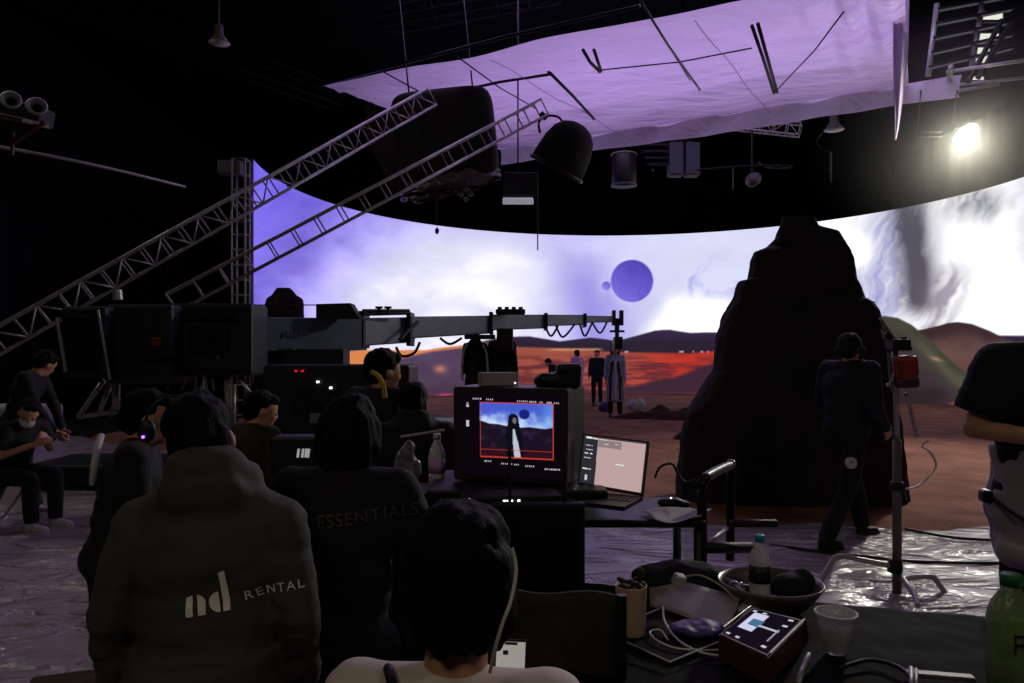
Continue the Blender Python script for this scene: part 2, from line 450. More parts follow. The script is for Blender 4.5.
M['ledwall'] = screen_mat('led_wall_pixels', 1.0)
ledt = thing('led_wall', 'huge curved screen wall showing violet sky, white clouds, planets and red desert', 'screen', (CX, CY, 0))
sf = link('screen_face', me, 'ledwall', ledt); sf.location = (-CX, -CY, 0)
bm = NB()
outer = []
for k in range(121):
    a = a0+(a1-a0)*k/120
    outer.append((CX+(RR+.03)*math.cos(a), CY+(RR+.03)*math.sin(a), CX+(RR+.25)*math.cos(a), CY+(RR+.25)*math.sin(a)))
prev = None
for q in outer:
    v4 = [bm.verts.new((q[0]-CX, q[1]-CY, 0)), bm.verts.new((q[0]-CX, q[1]-CY, WH+.03)), bm.verts.new((q[2]-CX, q[3]-CY, WH+.03)), bm.verts.new((q[2]-CX, q[3]-CY, 0))]
    if prev:
        for i in range(4): bm.faces.new((prev[i], prev[(i+1) % 4], v4[(i+1) % 4], v4[i]))
    else: bm.faces.new(v4)
    prev = v4
bm.faces.new(prev[::-1])
build('screen_housing', bm, 'bplas', ledt)

# red sand stage inside the volume
def sand_material():
    m = mat('red_sand', (134, 92, 78), .95, var=.3, scale=1.6, bump=.6, bscale=9, spec=.1)
    return m
M['sand'] = sand_material()
def sandh(x, y):
    return .05+.05*mnoise.noise(Vector((x*.6, y*.6, 0)))+.02*mnoise.noise(Vector((x*2.6, y*2.6, 4)))
inner = RR-.08
def sandf(s, t):
    x = -8+24*s; y = 6.6+24*t
    dx, dy = x-CX, y-CY; d = math.hypot(dx, dy)
    if dy > -2 and d > inner: dx *= inner/d; dy *= inner/d; x = CX+dx; y = CY+dy
    lim = 6.75+max(0, (1.5-x))*.75+.12*math.sin(x*3)
    if y < lim: y = lim
    return (x, y, sandh(x, y)*min(1, (y-lim)/.3+.15))
so = grid('sand_ground', sandf, 170, 150, 'sand'); tag(so, 'red sandy ground covering the stage in front of the curved screen', 'sand', kind='stuff')
def mound(name, x, y, rx, ry, h, label, m='rock', sd=0, group=None):
    def f(s, t):
        a = s*2*PI; r = t
        k = (1+.25*mnoise.noise(Vector((math.cos(a)*2+sd, math.sin(a)*2, sd))))
        px = rx*r*k*math.cos(a); py = ry*r*k*math.sin(a)
        zz_ = h*max(0, (1-r*r))*(1+.6*mnoise.noise(Vector((px*3+sd, py*3, sd*2))))
        return (px, py, zz_)
    o = grid(name, f, 40, 12, m, thick=0); o.location = (x, y, .03)
    tag(o, label, 'rock', group); return o
p = atz(668, 418, .05); mound('rock_mound', p.x, p.y, 1.5, .7, .24, 'low dark heap of dirt on the red sand left of the big rock', 'dirt', 3)
p = atz(722, 440, .05); mound('rock_mound', p.x, p.y, .9, .6, .38, 'dark mossy mound against the foot of the big rock', 'rock', 8)

# crumpled plastic floor sheeting
def sheet_mat():
    m = bpy.data.materials.new('floor_sheeting'); m.use_nodes = True; nt = m.node_tree; b = nt.nodes['Principled BSDF']
    b.inputs['Base Color'].default_value = lin((160, 142, 152))+(1,); b.inputs['Roughness'].default_value = .24; b.inputs['Specular IOR Level'].default_value = .9
    tc = nt.nodes.new('ShaderNodeTexCoord'); mp = nt.nodes.new('ShaderNodeMapping'); mp.inputs['Rotation'].default_value = (0, 0, R(12)); mp.inputs['Scale'].default_value = (.55, 1.5, 1)
    nt.links.new(tc.outputs['Object'], mp.inputs[0])
    n = nt.nodes.new('ShaderNodeTexNoise'); n.inputs['Scale'].default_value = 1.7; n.inputs['Detail'].default_value = 5; n.inputs['Roughness'].default_value = .52; n.inputs['Distortion'].default_value = 1.6
    n2 = nt.nodes.new('ShaderNodeTexVoronoi'); n2.feature = 'DISTANCE_TO_EDGE'; n2.inputs['Scale'].default_value = 1.6
    ad = nt.nodes.new('ShaderNodeVectorMath'); ad.operation = 'MULTIPLY_ADD'; ad.inputs[1].default_value = (.8, .8, .8)
    nt.links.new(mp.outputs[0], n.inputs[0])
    nt.links.new(n.outputs['Color'], ad.inputs[0]); nt.links.new(mp.outputs[0], ad.inputs[2]); nt.links.new(ad.outputs[0], n2.inputs[0])
    mx = nt.nodes.new('ShaderNodeMath'); mx.operation = 'MULTIPLY_ADD'; mx.inputs[1].default_value = .5
    nt.links.new(n2.outputs[0], mx.inputs[0]); nt.links.new(n.outputs[0], mx.inputs[2])
    bp = nt.nodes.new('ShaderNodeBump'); bp.inputs['Strength'].default_value = 1.; bp.inputs['Distance'].default_value = .2
    nt.links.new(mx.outputs[0], bp.inputs['Height']); nt.links.new(bp.outputs[0], b.inputs['Normal'])
    return m
M['sheet'] = sheet_mat()
def shf(s, t):
    x = -9+18*s; y = .3+ t*(6.9+max(0, (1.5-x))*.75-.3)
    z = .012+.03*abs(mnoise.noise(Vector((x*.9, y*3.2, 1))))+.012*mnoise.noise(Vector((x*4, y*7, 2)))
    return (x, y, max(z, .004))
o = grid('floor_sheeting', shf, 200, 240, 'sheet'); tag(o, 'crumpled glossy translucent plastic sheeting spread over the studio floor', 'plastic sheeting')

# ------------------------------------------------------------ big rock prop
def silhouette_rock(name, label, Yc, rows, depth_k, seed, base_z=0., nseg=110, sub=9, amp=.09):
    """rows: (row, left, right) outline in the photo's frame, turned into heights and widths at distance Yc"""
    rows = sorted(rows, key=lambda r: r[0])
    rv = [r[0] for r in rows]; rl = [r[1] for r in rows]; rrt = [r[2] for r in rows]
    n = sub*len(rows); vs = []
    xm = ((rl[-1]+rrt[-1])/2-512)/F*Yc
    for j in range(n+1):
        v = rv[0]+(rv[-1]-rv[0])*j/n
        L = np.interp(v, rv, rl); Rr = np.interp(v, rv, rrt)
        z = CH-(v-HV)/F*Yc
        cx = ((L+Rr)/2-512)/F*Yc; hw = (Rr-L)/2/F*Yc
        for k in range(nseg):
            a = 2*PI*k/nseg; c_, s_ = math.cos(a), math.sin(a)
            sq = (abs(c_)**3+abs(s_)**3)**(-1/3)
            p = Vector((cx+hw*c_*min(sq, 1/max(abs(c_), 1e-3) if abs(c_) > .7 else sq), hw*depth_k*s_*sq, z))
            q = Vector((p.x*3.2, p.y*3.2, p.z*1.1+seed))
            nn = mnoise.noise(q)+.6*mnoise.noise(q*2.3)+.4*abs(mnoise.noise(q*5.1))
            p += Vector((c_*.4, s_, 0))*nn*amp*min(1, .35+j/12)
            vs.append((p.x-xm, p.y, p.z))
    fs = [(j*nseg+k, j*nseg+(k+1) % nseg, (j+1)*nseg+(k+1) % nseg, (j+1)*nseg+k) for j in range(n) for k in range(nseg)]
    fs.append(tuple(range(nseg))[::-1]); fs.append(tuple(n*nseg+k for k in range(nseg)))
    me = bpy.data.meshes.new(name); me.from_pydata(vs, [], fs)
    me.polygons.foreach_set('use_smooth', [False]*len(fs))
    o = link(name, me, 'rock'); o.location = (xm, Yc, 0)
    tag(o, label, 'rock'); return o
rows = [(217, 783, 813), (226, 781, 816), (232, 779, 834), (238, 776, 840), (247, 768, 845), (252, 757, 848), (262, 754, 851), (279, 750, 856), (281, 741, 857),
        (288, 738, 860), (298, 735, 863), (302, 733, 870), (312, 727, 875), (325, 723, 878), (345, 718, 882), (370, 714, 887), (395, 700, 890), (412, 688, 893), (440, 682, 899), (470, 680, 903), (500, 679, 905), (503, 679, 905)]
silhouette_rock('rock_prop', 'towering jagged near-black rock prop standing on the stage right of centre', 8.1, rows, .38, 3)
rows2 = [(288, 277, 290), (292, 274, 294), (296, 272, 297), (298, 267, 301), (305, 265, 303), (318, 263.5, 304), (420, 250, 316), (421, 250, 316)]
silhouette_rock('rock_prop', 'small stepped dark rock prop rising behind the crane arm at far left of screen', 16.5, rows2, .5, 11)

# ------------------------------------------------------------ people
def frame_rot(lean, at_z, twist=0., side=0.):
    return Matrix.Translation((0, 0, at_z)) @ Matrix.Rotation(twist, 4, 'Z') @ Matrix.Rotation(side, 4, 'Y') @ Matrix.Rotation(-lean, 4, 'X') @ Matrix.Translation((0, 0, -at_z))
def hand(bm, wrist, d, palm_n, side, k=1., curl=.5):
    """palm with four unequal fingers and a thumb; d points down the forearm, palm_n out of the palm"""
    d = d.normalized(); palm_n = (palm_n-d*palm_n.dot(d)).normalized(); x = d.cross(palm_n).normalized()*side
    pc = wrist+d*.045*k
    for i in range(4):
        f = (i-1.5)*.019*k
        capsule(bm, wrist+d*.012*k+x*f*.7, wrist+d*.085*k+x*f, .0135*k, .012*k)
        L = (.075, .085, .08, .062)[i]*k
        p0 = wrist+d*.085*k+x*f; p1 = p0+(d*math.cos(curl)+palm_n*math.sin(curl))*L*.45
        p2 = p1+(d*math.cos(curl*2)+palm_n*math.sin(curl*2))*L*.32; p3 = p2+(d*math.cos(curl*2.7)+palm_n*math.sin(curl*2.7))*L*.25
        capsule(bm, p0, p1, .0098*k, .0092*k); capsule(bm, p1, p2, .0092*k, .0086*k); capsule(bm, p2, p3, .0086*k, .0075*k)
    t0 = wrist+d*.022*k-x*.028*k; t1 = t0+(d*.7-x*.7+palm_n*.25).normalized()*.04*k; t2 = t1+(d*.9-x*.15+palm_n*.5).normalized()*.035*k
    capsule(bm, t0, t1, .013*k, .0115*k); capsule(bm, t1, t2, .0115*k, .009*k)
def person(label, loc, rotz, H=1.72, lean=0., headp=0., heady=0., headr=0., sit=False, armL=None, armR=None, legL=None, legR=None, top='btee', long_sleeve=True,
           bottom='dcloth', shoes='rubber', hair='short', vox=.014, fat=1., topname='shirt', hood=False, amp=.0, mask=False, coat=0., pelvis=None, twist=0., palmL=None, palmR=None, hairm='hair', skinm='skin', headat=None, shz=.49, shw=.175, collar=.555, group=None):
    k = H/1.72
    pel0 = pelvis
    if headat:      # stand where the head comes to this place; stature follows
        k = 1.; hz = pelvis if pelvis is not None else (.50 if sit else .93)
        T = frame_rot(lean, hz, twist); nk = T @ Vector((0, .005, hz+.52))
        h0_ = (Matrix.Translation(nk) @ Matrix.Rotation(-lean*.55, 4, 'X') @ Matrix.Rotation(heady, 4, 'Z') @ Matrix.Rotation(-headp, 4, 'X')) @ Vector((0, .01, .165))
        tg = at(*headat); k = (tg.z-loc[2])/h0_.z
        if pelvis is not None: k = min(max(k, .93), 1.05); pelvis = pelvis+(tg.z-loc[2])-h0_.z*1.0; k = 1.
        q_ = Matrix.Rotation(rotz, 3, 'Z') @ (h0_*k); loc = (tg.x-q_.x, tg.y-q_.y, loc[2])
    t = thing('person', label, 'person', loc, rotz, group)
    hz = pelvis if pelvis is not None else (.50*k if sit else .93*k)
    T = frame_rot(lean, hz, twist)
    def U_(x, y, z): return T @ Vector((x*k, y*k, hz+z*k))     # torso frame, z above hips
    shL, shR = U_(-shw*fat**.5, 0, shz), U_(shw*fat**.5, 0, shz)
    neck = U_(0, .005, .52)
    HT = Matrix.Translation(neck) @ Matrix.Rotation(-lean*.55, 4, 'X') @ Matrix.Rotation(heady, 4, 'Z') @ Matrix.Rotation(-headp, 4, 'X') @ Matrix.Rotation(headr, 4, 'Y')
    def Hd(x, y, z): return HT @ Vector((x*k, y*k, z*k))
    HR = HT.to_3x3()
    down = T.to_3x3() @ Vector((0, 0, -1))
    dz_ = Vector((0, 0, hz-pel0)) if pel0 is not None else Vector((0, 0, 0))
    eL, wL = [Vector(q)*k+dz_ for q in armL] if armL else (shL+Vector((-.05, .0, -.29))*k, shL+Vector((-.06, .09, -.53))*k)
    eR, wR = [Vector(q)*k+dz_ for q in armR] if armR else (shR+Vector((.05, .0, -.29))*k, shR+Vector((.06, .09, -.53))*k)
    hipL, hipR = Vector((-.095*k, 0, hz)), Vector((.095*k, 0, hz))
    if sit: dl = [(-.13, .43, .49), (-.13, .45, .08)], [(.13, .43, .49), (.13, .45, .08)]
    else: dl = [(-.105, .02, .50), (-.115, -.01, .085)], [(.105, .02, .50), (.115, -.01, .085)]
    kL, aL = [Vector(q)*k for q in (legL or dl[0])]; kR, aR = [Vector(q)*k for q in (legR or dl[1])]
    # skin: one continuous figure
    bm = NB()
    ell(bm, Hd(0, .025, .165), (.074*k, .092*k, .105*k), HR); ell(bm, Hd(0, .055, .085), (.052*k, .06*k, .062*k), HR)
    ell(bm, Hd(0, .01, .19), (.076*k, .096*k, .085*k), HR)
    cyl(bm, Hd(0, .112, .165), Hd(0, .128, .118), .009*k, .017*k, 8)      # nose
    ell(bm, Hd(0, .128, .12), (.017*k, .014*k, .012*k), HR)
    ell(bm, Hd(0, .108, .085), (.024*k, .012*k, .009*k), HR); ell(bm, Hd(0, .10, .05), (.02*k, .016*k, .014*k), HR)
    for s in (-1, 1):
        ell(bm, Hd(s*.077, .005, .13), (.011*k, .02*k, .031*k), HR); ell(bm, Hd(s*.035, .09, .12), (.022*k, .02*k, .02*k), HR)
    capsule(bm, U_(0, -.005, .44), Hd(0, 0, .10), .062*k, .052*k)
    ell(bm, U_(0, 0, .35), (.15*k, .09*k, .17*k), T.to_3x3()); ell(bm, U_(0, 0, .14), (.13*k, .085*k, .18*k), T.to_3x3())
    capsule(bm, shL, shR, .05*k)
    for sh, e, wr, s, pn in ((shL, eL, wL, 1, palmL), (shR, eR, wR, -1, palmR)):
        capsule(bm, sh, e, .048*k, .038*k); capsule(bm, e, wr, .038*k, .026*k)
        dd = (wr-e).normalized()
        hand(bm, wr, dd, Vector(pn) if pn else Vector((s*1., .2, .1)), s, k, .45)
    for h_, kn, an in ((hipL, kL, aL), (hipR, kR, aR)):
        capsule(bm, h_, kn, .075*k, .052*k); capsule(bm, kn, an, .05*k, .036*k)
    body = blob('body', bm, skinm, t, vox=min(vox, .0085 if vox < .012 else .012), it=3)
    # eyes
    bm = NB()
    for s in (-1, 1): ell(bm, Hd(s*.033, .106, .145), (.013*k, .007*k, .007*k), HR, 10, 6)
    build('eyes', bm, 'bplas', body, True)
    # top
    bm = NB(); T3 = T.to_3x3(); g = fat
    ell(bm, U_(0, -.005, .36), (.185*k*g, .122*k*g, .17*k), T3); ell(bm, U_(0, 0, .20), (.165*k*g, .118*k*g, .2*k), T3); ell(bm, U_(0, 0, .03), (.172*k*g, .122*k*g, .15*k), T3)
    capsule(bm, shL, shR, .066*k*g); cyl(bm, U_(0, -.01, .45), U_(0, 0, collar), .10*k, .066*k, 20)
    if hood:
        ell(bm, U_(0, -.075, .53), (.115*k, .06*k, .07*k), T3); ell(bm, U_(0, -.04, .60), (.105*k, .085*k, .055*k), T3); ell(bm, U_(-.09, .02, .56), (.04*k, .07*k, .05*k), T3); ell(bm, U_(.09, .02, .56), (.04*k, .07*k, .05*k), T3)
    for s_ in (-1, 1): capsule(bm, U_(s_*.05, -.01, min(.495, collar-.06)), (shL if s_ < 0 else shR), .07*k*g, .068*k*g)
    for sh, e, wr in ((shL, eL, wL), (shR, eR, wR)):
        capsule(bm, sh, sh.lerp(e, .5), .071*k*g, .062*k*g)
        if long_sleeve: capsule(bm, sh, e, .066*k*g, .054*k*g); capsule(bm, e, e.lerp(wr, .93), .054*k*g, .040*k*g)
        else: cyl(bm, sh, sh.lerp(e, .78), .07*k*g, .072*k*g, 20)
    if coat:
        cyl(bm, U_(0, 0, .12), (0, 0, hz-coat*k), .165*k*g, .215*k*g, 24)
        ell(bm, (0, 0, hz-coat*k), (.215*k*g, .215*k*g, .03))
    tp = blob(topname, bm, top, t, vox=vox, it=7, amp=amp or .006, fs=8, stretch=(1, 1, 2.2), seed=loc[0])
    # trousers
    bm = NB()
    ell(bm, (0, 0, hz), (.168*k*g, .13*k*g, .13*k))
    for h_, kn, an in ((hipL, kL, aL), (hipR, kR, aR)):
        capsule(bm, h_, kn, .098*k, .074*k); cyl(bm, kn, an+Vector((0, 0, .0)), .074*k, .062*k, 20); ell(bm, kn, (.074*k,)*3)
    blob('trousers', bm, bottom, t, vox=vox, it=5, amp=.008, fs=7, seed=loc[1])
    # shoes
    for an, kn in ((aL, kL), (aR, kR)):
        bm = NB(); f = Vector((0, 1, 0))
        ell(bm, an+Vector((0, .07, -.045))*k, (.045*k, .125*k, .04*k)); ell(bm, an+Vector((0, -.015, -.02))*k, (.042*k, .055*k, .065*k)); box(bm, an+Vector((0, .055, -.072))*k, (.082*k, .25*k, .018*k))
        blob('shoe', bm, shoes, t, vox=.01, it=3)
    # hair
    bm = NB()
    if hair in ('short', 'long', 'bob'):
        ell(bm, Hd(0, -.012, .195), (.088*k, .105*k, .092*k), HR); ell(bm, Hd(0, -.045, .14), (.082*k, .075*k, .085*k), HR); ell(bm, Hd(0, .065, .235), (.065*k, .04*k, .04*k), HR)
    if hair == 'long':
        for s in range(-4, 5):
            a = s*.33; x = math.sin(a)*.085; y = -.02-math.cos(a)*.075
            capsule(bm, Hd(x, y, .17), Hd(x*1.05, y*.95, -.05), .033*k, .03*k); capsule(bm, Hd(x*1.05, y*.95, -.05), Hd(x*.8, y*1.1, -.16-.03*math.cos(s*2)), .03*k, .014*k)
    if hair == 'bob':
        for s in range(-9, 10):
            a = s*.178; x = math.sin(a)*.070; y = -.015-math.cos(a)*.072
            capsule(bm, Hd(x, y, .18), Hd(x*1.10, y*1.0, .10), .034*k, .033*k); capsule(bm, Hd(x*1.10, y*1.0, .10), Hd(x*1.0, y*.92, .045-.01*math.cos(s*2)), .033*k, .016*k)
    if hair == 'cap':
        ell(bm, Hd(0, -.005, .20), (.090*k, .108*k, .082*k), HR); ell(bm, Hd(0, .12, .205), (.07*k, .07*k, .012*k), HR); ell(bm, Hd(0, -.045, .14), (.078*k, .07*k, .075*k), HR)
    blob('hair' if hair != 'cap' else 'cap', bm, hairm if hair != 'cap' else 'dcloth', t, vox=max(.008, vox*.6), it=4, amp=.010, fs=22, stretch=(1.3, 1.3, .25), seed=loc[0]*3)
    if mask:
        bm = NB(); ell(bm, Hd(0, .075, .085), (.064*k, .062*k, .052*k), HR); build('face_mask', bm, 'wcloth', t, True)
    return t, Hd, U_, tp
def U2(p, rotz, loc):
    """world point -> person's local frame"""
    d = Vector(p)-Vector(loc); c, s = math.cos(-rotz), math.sin(-rotz)
    return (d.x*c-d.y*s, d.x*s+d.y*c, d.z)

def text_mesh(txt, size, extrude=.0006, spacing=1.):
    cu = bpy.data.curves.new('t', 'FONT'); cu.body = txt; cu.size = size; cu.extrude = 0; cu.space_character = spacing; cu.align_x = 'LEFT'
    o = bpy.data.objects.new('t', cu); C.objects.link(o)
    dg = bpy.context.evaluated_depsgraph_get(); dg.update()
    me = bpy.data.meshes.new_from_object(o.evaluated_get(dg)); bpy.data.objects.remove(o)
    return me
def print_on(name, bm, m, person_, cloth, org, ang, scale=1.):
    """lay flat lettering (x right, y up) onto the back of a garment, following its folds"""
    bmesh.ops.triangulate(bm, faces=bm.faces)
    for _ in range(2):
        es = [e for e in bm.edges if e.calc_length() > .006]
        if es: bmesh.ops.subdivide_edges(bm, edges=es, cuts=1)
    bmesh.ops.triangulate(bm, faces=bm.faces)
    mw = person_.matrix_basis @ cloth.matrix_basis
    bv = BVHTree.FromPolygons([mw @ v.co for v in cloth.data.vertices], [tuple(p.vertices) for p in cloth.data.polygons])
    cth, sth = math.cos(ang), math.sin(ang); miss = []
    inv = person_.matrix_basis.inverted()
    for v in bm.verts:
        x, y = v.co.x*scale, v.co.y*scale
        u = org[0]+(x*cth-y*sth); q = org[1]+(x*sth+y*cth)
        # org given as world x, z on a vertical plane just behind the back
        h = bv.ray_cast(Vector((u, org[2], q)), Vector((0, 1, 0)), 2.)
        p = h[0]-Vector((0, .0035, 0)) if h[0] is not None else Vector((u, org[2]+.3, q))
        if h[0] is None: miss.append(v)
        v.co = inv @ p
    if miss: bmesh.ops.delete(bm, geom=miss, context='VERTS')
    return build(name, bm, m, person_)

# --- crew member in the grey hooded jacket (foreground left)
L1 = (-.72, 1.86, 0)
P1, Hd, U_, tp = person('crew member in grey hooded jacket with white rental lettering, seen from behind', L1, R(2), headat=(216, 434, 1.80), headr=R(-14), shz=.435, shw=.172, coat=.10, lean=R(5), headp=R(16), heady=R(12),
    armL=((-.245, .0, 1.13), (-.26, .07, .89)), armR=((.235, .02, 1.14), (.23, .14, .91)), top='jacket', hood=True, fat=1.10, vox=.011, hair='short', topname='jacket', amp=.007)
bpy.context.view_layer.update()
def logo_bm():
    bm = NB()
    def poly(ps): bm.faces.new([bm.verts.new((x, y, 0)) for x, y in ps])
    # n: slanted block and quarter-arch
    poly([(0, 0), (.019, .0), (.021, .055), (.004, .05)])
    poly([(.032, 0)]+[(.050, 0), (.052, .036)]+[(.032+.019*math.cos(a), .036+.019*math.sin(a)) for a in (R(20), R(45), R(70), R(90))]+[(.032, .055)])
    # d: half disc and tall bar
    poly([(.086, 0)]+[(.086-.026*math.sin(a), .0275-.0275*math.cos(a)) for a in [PI*i/10 for i in range(1, 10)]]+[(.086, .055)])
    poly([(.093, 0), (.110, 0), (.110, .110), (.095, .106)])
    return bm
z0 = 1.6-(613-HV)/F*1.64; x0 = (192-512)/F*1.64
print_on('jacket_logo', logo_bm(), 'txt', P1, tp, (x0, z0, 1.2), R(7), .82)
bm = NB(); bm.from_mesh(text_mesh('RENTAL', .046, spacing=1.22)); print_on('jacket_lettering', bm, 'txt', P1, tp, (x0+.114, z0+.026, 1.2), R(8), .64)

# --- crew member in black tee with ESSENTIALS across the shoulders
L2 = (-.43, 2.30, 0)
P2, Hd, U_, tp = person('crew member in black T-shirt printed across the shoulders, seen from behind', L2, R(-6), headat=(352, 430, 2.15), lean=R(7), headp=R(14), top='btee', long_sleeve=False, fat=1.02, vox=.012, hair='bob', topname='t_shirt',
    armL=((-.25, .10, 1.2), (-.18, .32, 1.16)), armR=((.26, .10, 1.2), (.2, .32, 1.16)))
bpy.context.view_layer.update()
bm = NB(); bm.from_mesh(text_mesh('ESSENTIALS', .052, spacing=1.1)); print_on('shirt_lettering', bm, 'txtd', P2, tp, ((322-512)/F*2.03, 1.6-(524-HV)/F*2.03, 1.6), R(6), .92)

# --- crew member with long hair in the pale shirt, bottom centre
L3 = (-.095, 1.27, 0)
P3, Hd3, U3_, tp3 = person('crew member with dark bobbed hair and pale shirt holding a phone, bottom centre', L3, R(-8), headat=(463, 566, 1.36), shz=.45, shw=.168, collar=.505, lean=R(5), headp=R(10), heady=R(-6), sit=True, pelvis=.60, top='pale', long_sleeve=True, fat=1.02, vox=.010, hair='bob', bottom='dcloth', topname='shirt',
    armR=((.23, .08, .84), (.13, .29, .86)), armL=((-.24, .04, .84), (-.12, .30, .82)), palmR=(0, -.2, 1), legL=[(-.14, .40, .60), (-.16, .36, .16)], legR=[(.14, .40, .60), (.16, .36, .16)])
bpy.context.view_layer.update()
bm = NB(); tube(bm, [at(512, 548, 1.26), at(516, 570, 1.25), at(511, 600, 1.215), at(503, 622, 1.20), at(496, 645, 1.20), at(490, 672, 1.22)], .0032)
tag(build('headset_cable', bm, 'wwire', None, True), 'thin pale headset cable hanging beside the bobbed hair of the seated viewer', 'cable')
bm = NB(); tube(bm, [at(396, 700, 1.24), at(391, 680, 1.26), at(388, 668, 1.30)], .009); st = build('strap', bm, 'rubber', None, True)
tag(st, 'black strap over the left shoulder of the pale shirt', 'strap')
ph = thing('phone', 'smartphone with pale lit screen held by the seated viewer at bottom centre', 'phone', at(510, 674, 1.70), R(-6))
ph.rotation_euler = (R(-28), 0, R(-6))
bm = NB(); box(bm, (0, 0, 0), (.075, .009, .150), bev=.004); build('phone_body', bm, 'bplas', ph)
M['phonescr'] = mat('phone_screen', (200, 198, 190), emit=(176, 174, 166), estr=.55, var=.05)
bm = NB(); box(bm, (0, -.0052, 0), (.067, .001, .138), bev=.0003); build('screen', bm, 'phonescr', ph)
bm = NB(); box(bm, (-.012, -.006, .045), (.012, .001, .01)); box(bm, (0, -.006, .065), (.03, .001, .006)); box(bm, (-.022, -.006, -.055), (.012, .001, .01)); build('screen_icons', bm, 'bplas', ph)
# stool under the viewer
def stool(name, label, loc, h, rotz=0):
    t = thing(name, label, 'stool', loc, rotz)
    bm = NB(); lathe(bm, [(0, h-.05), (.16, h-.05), (.18, h-.02), (.17, h), (0, h+.005)]); build('seat', bm, 'bplas', t, True)
    for k in range(4):
        a = PI/4+k*PI/2; bm = NB(); cyl(bm, (.1*math.cos(a), .1*math.sin(a), h-.05), (.2*math.cos(a), .2*math.sin(a), .02), .012); build('leg', bm, 'dsteel', t)
    bm = NB(); tube(bm, [(.17*math.cos(a*PI/8), .17*math.sin(a*PI/8), .2) for a in range(17)], .008, smooth=False); build('foot_ring', bm, 'dsteel', t)
    return t
stool('stool', 'black stool under the viewer in the pale shirt', (L3[0], L3[1], 0), .50)

# --- others around the monitors
person('crew member bending right in dark vest, violet headset light, left of the grey jacket', (-1.58, 3.15, 0), R(-70), headat=(150, 414, 3.0), lean=R(12), headp=R(5), top='dcloth', vox=.014, fat=1.12, topname='vest', hair='short',
    armL=((-.22, .22, .95), (-.1, .42, .82)), armR=((.26, .16, .95), (.22, .38, .80)))
hs = thing('headset', 'headset with violet light on the ear of the bending crew member', 'headset', at(143, 437, 2.75))
bm = NB(); ell(bm, (0, .025, .02), (.035, .02, .045)); build('ear_cup', bm, 'bplas', hs, True)
bm = NB(); ell(bm, (0, 0, 0), (.006,)*3, None, 10, 8); build('indicator_light', bm, 'ledp', hs, True)
bm = NB(); tube(bm, [(0, .02, .05), (.01, .03, .10), (.05, .06, .14), (.11, .09, .15)], .006); build('headband', bm, 'bplas', hs, True)
person('dark figure in black bending forward with white shoes, standing at far left', (-4.85, 7.5, 0), R(-80), headat=(46, 362, 7.4), lean=R(20), headp=R(28), heady=R(55), top='btee', vox=.018, fat=1.05, shoes='wcloth', hair='short', armL=((-.2, .28, 1.1), (-.1, .4, .86)), armR=((.2, .28, 1.1), (.12, .42, .86)), legL=[(-.1, .05, .5), (-.12, .16, .085)], legR=[(.1, -.02, .5), (.12, -.2, .085)])
person('crew member with white face mask sitting on a folding chair at the left edge', (-4.72, 6.9, 0), R(-105), H=1.70, sit=True, lean=R(26), headp=R(20), heady=R(-38), top='btee', long_sleeve=False, vox=.016, fat=1.1, mask=True, shoes='wcloth', armL=((-.25, .25, .72), (-.06, .42, .84)), armR=((.27, .22, .70), (.12, .46, .80)))
ch = thing('folding_chair', 'folding chair with pale tubular frame under the masked crew member at left', 'chair', (-4.74, 6.85, 0), R(-105))
bm = NB(); box(bm, (0, 0, .42), (.44, .42, .03), bev=.01); build('seat', bm, 'bplas', ch)
bm = NB(); box(bm, (0, -.24, .70), (.42, .03, .26), bev=.01); build('backrest', bm, 'bplas', ch)
for s in (-1, 1):
    bm = NB(); tube(bm, [(s*.22, .2, .02), (s*.22, -.02, .42), (s*.22, -.22, .6), (s*.22, -.26, .84)], .013); build('leg', bm, 'steel', ch, True)
    bm = NB(); tube(bm, [(s*.24, -.25, .02), (s*.24, .1, .42)], .013, smooth=False); build('leg', bm, 'steel', ch, True)
person('dark-haired crew member in olive top between the two large foreground backs', (-1.5, 4.5, 0), R(-30), headat=(262, 408, 4.2), lean=R(18), headp=R(10), heady=R(-30), vox=.016, fat=1.1, top='olive', hair='short')
person('dark-haired crew member with a yellow collar standing below the crane arm', (-.74, 4.2, 0), R(-30), headat=(384, 368, 4.3), lean=R(6), headp=R(5), heady=R(-20), vox=.016, fat=1.1, top='dcloth', topname='jacket')
bm = NB(); tube(bm, [at(372, 372, 4.04), at(379, 377, 4.0), at(383, 386, 3.99), at(385, 398, 4.0)], .014); tag(build('lanyard', bm, 'yellow', None, True), 'yellow band on the neck of the figure below the crane arm', 'lanyard')
person('crew member in dark maroon top standing just left of the monitor', (-.56, 4.05, 0), R(10), headat=(413, 402, 3.75), lean=R(8), headp=R(8), vox=.016, fat=1.15, top='dcloth', topname='hoodie', hood=True)
# --- on the stage
bm = NB(); box(bm, (0, 0, .15), (2.3, 1.1, .26), bev=.02); box(bm, (0, 0, .29), (2.36, 1.16, .03)); o = build('stage_riser', bm, 'bplas'); o.location = (-.35, 14.1, .05); tag(o, 'low black riser on the sand below the crane arm', 'platform')
person('far crew member in dark hooded coat with white sleeves standing below the crane', (-.70, 14.1, .35), R(10), H=1.72, top='dcloth', vox=.02, coat=.25, topname='coat', fat=.98, hood=True)
for s in (-1, 1):
    bm = NB(); x = -.70+s*.21; tube(bm, [(x-s*.06, 14.0, 1.80), (x+s*.01, 13.98, 1.62), (x+s*.035, 13.98, 1.3), (x+s*.03, 13.98, 1.12)], .022); tag(build('reflective_stripe', bm, 'wcloth', None, True), 'white stripe down the %s side of the coated figure below the crane' % ('left' if s < 0 else 'right'), 'stripe')
person('far figure all in black standing below the crane beside the coated figure', (-.19, 14.0, .35), R(-20), H=1.75, top='btee', vox=.02, fat=1.2)
def onsand(u, v): q = atz(u, v, .06); return (q.x, q.y, .06)
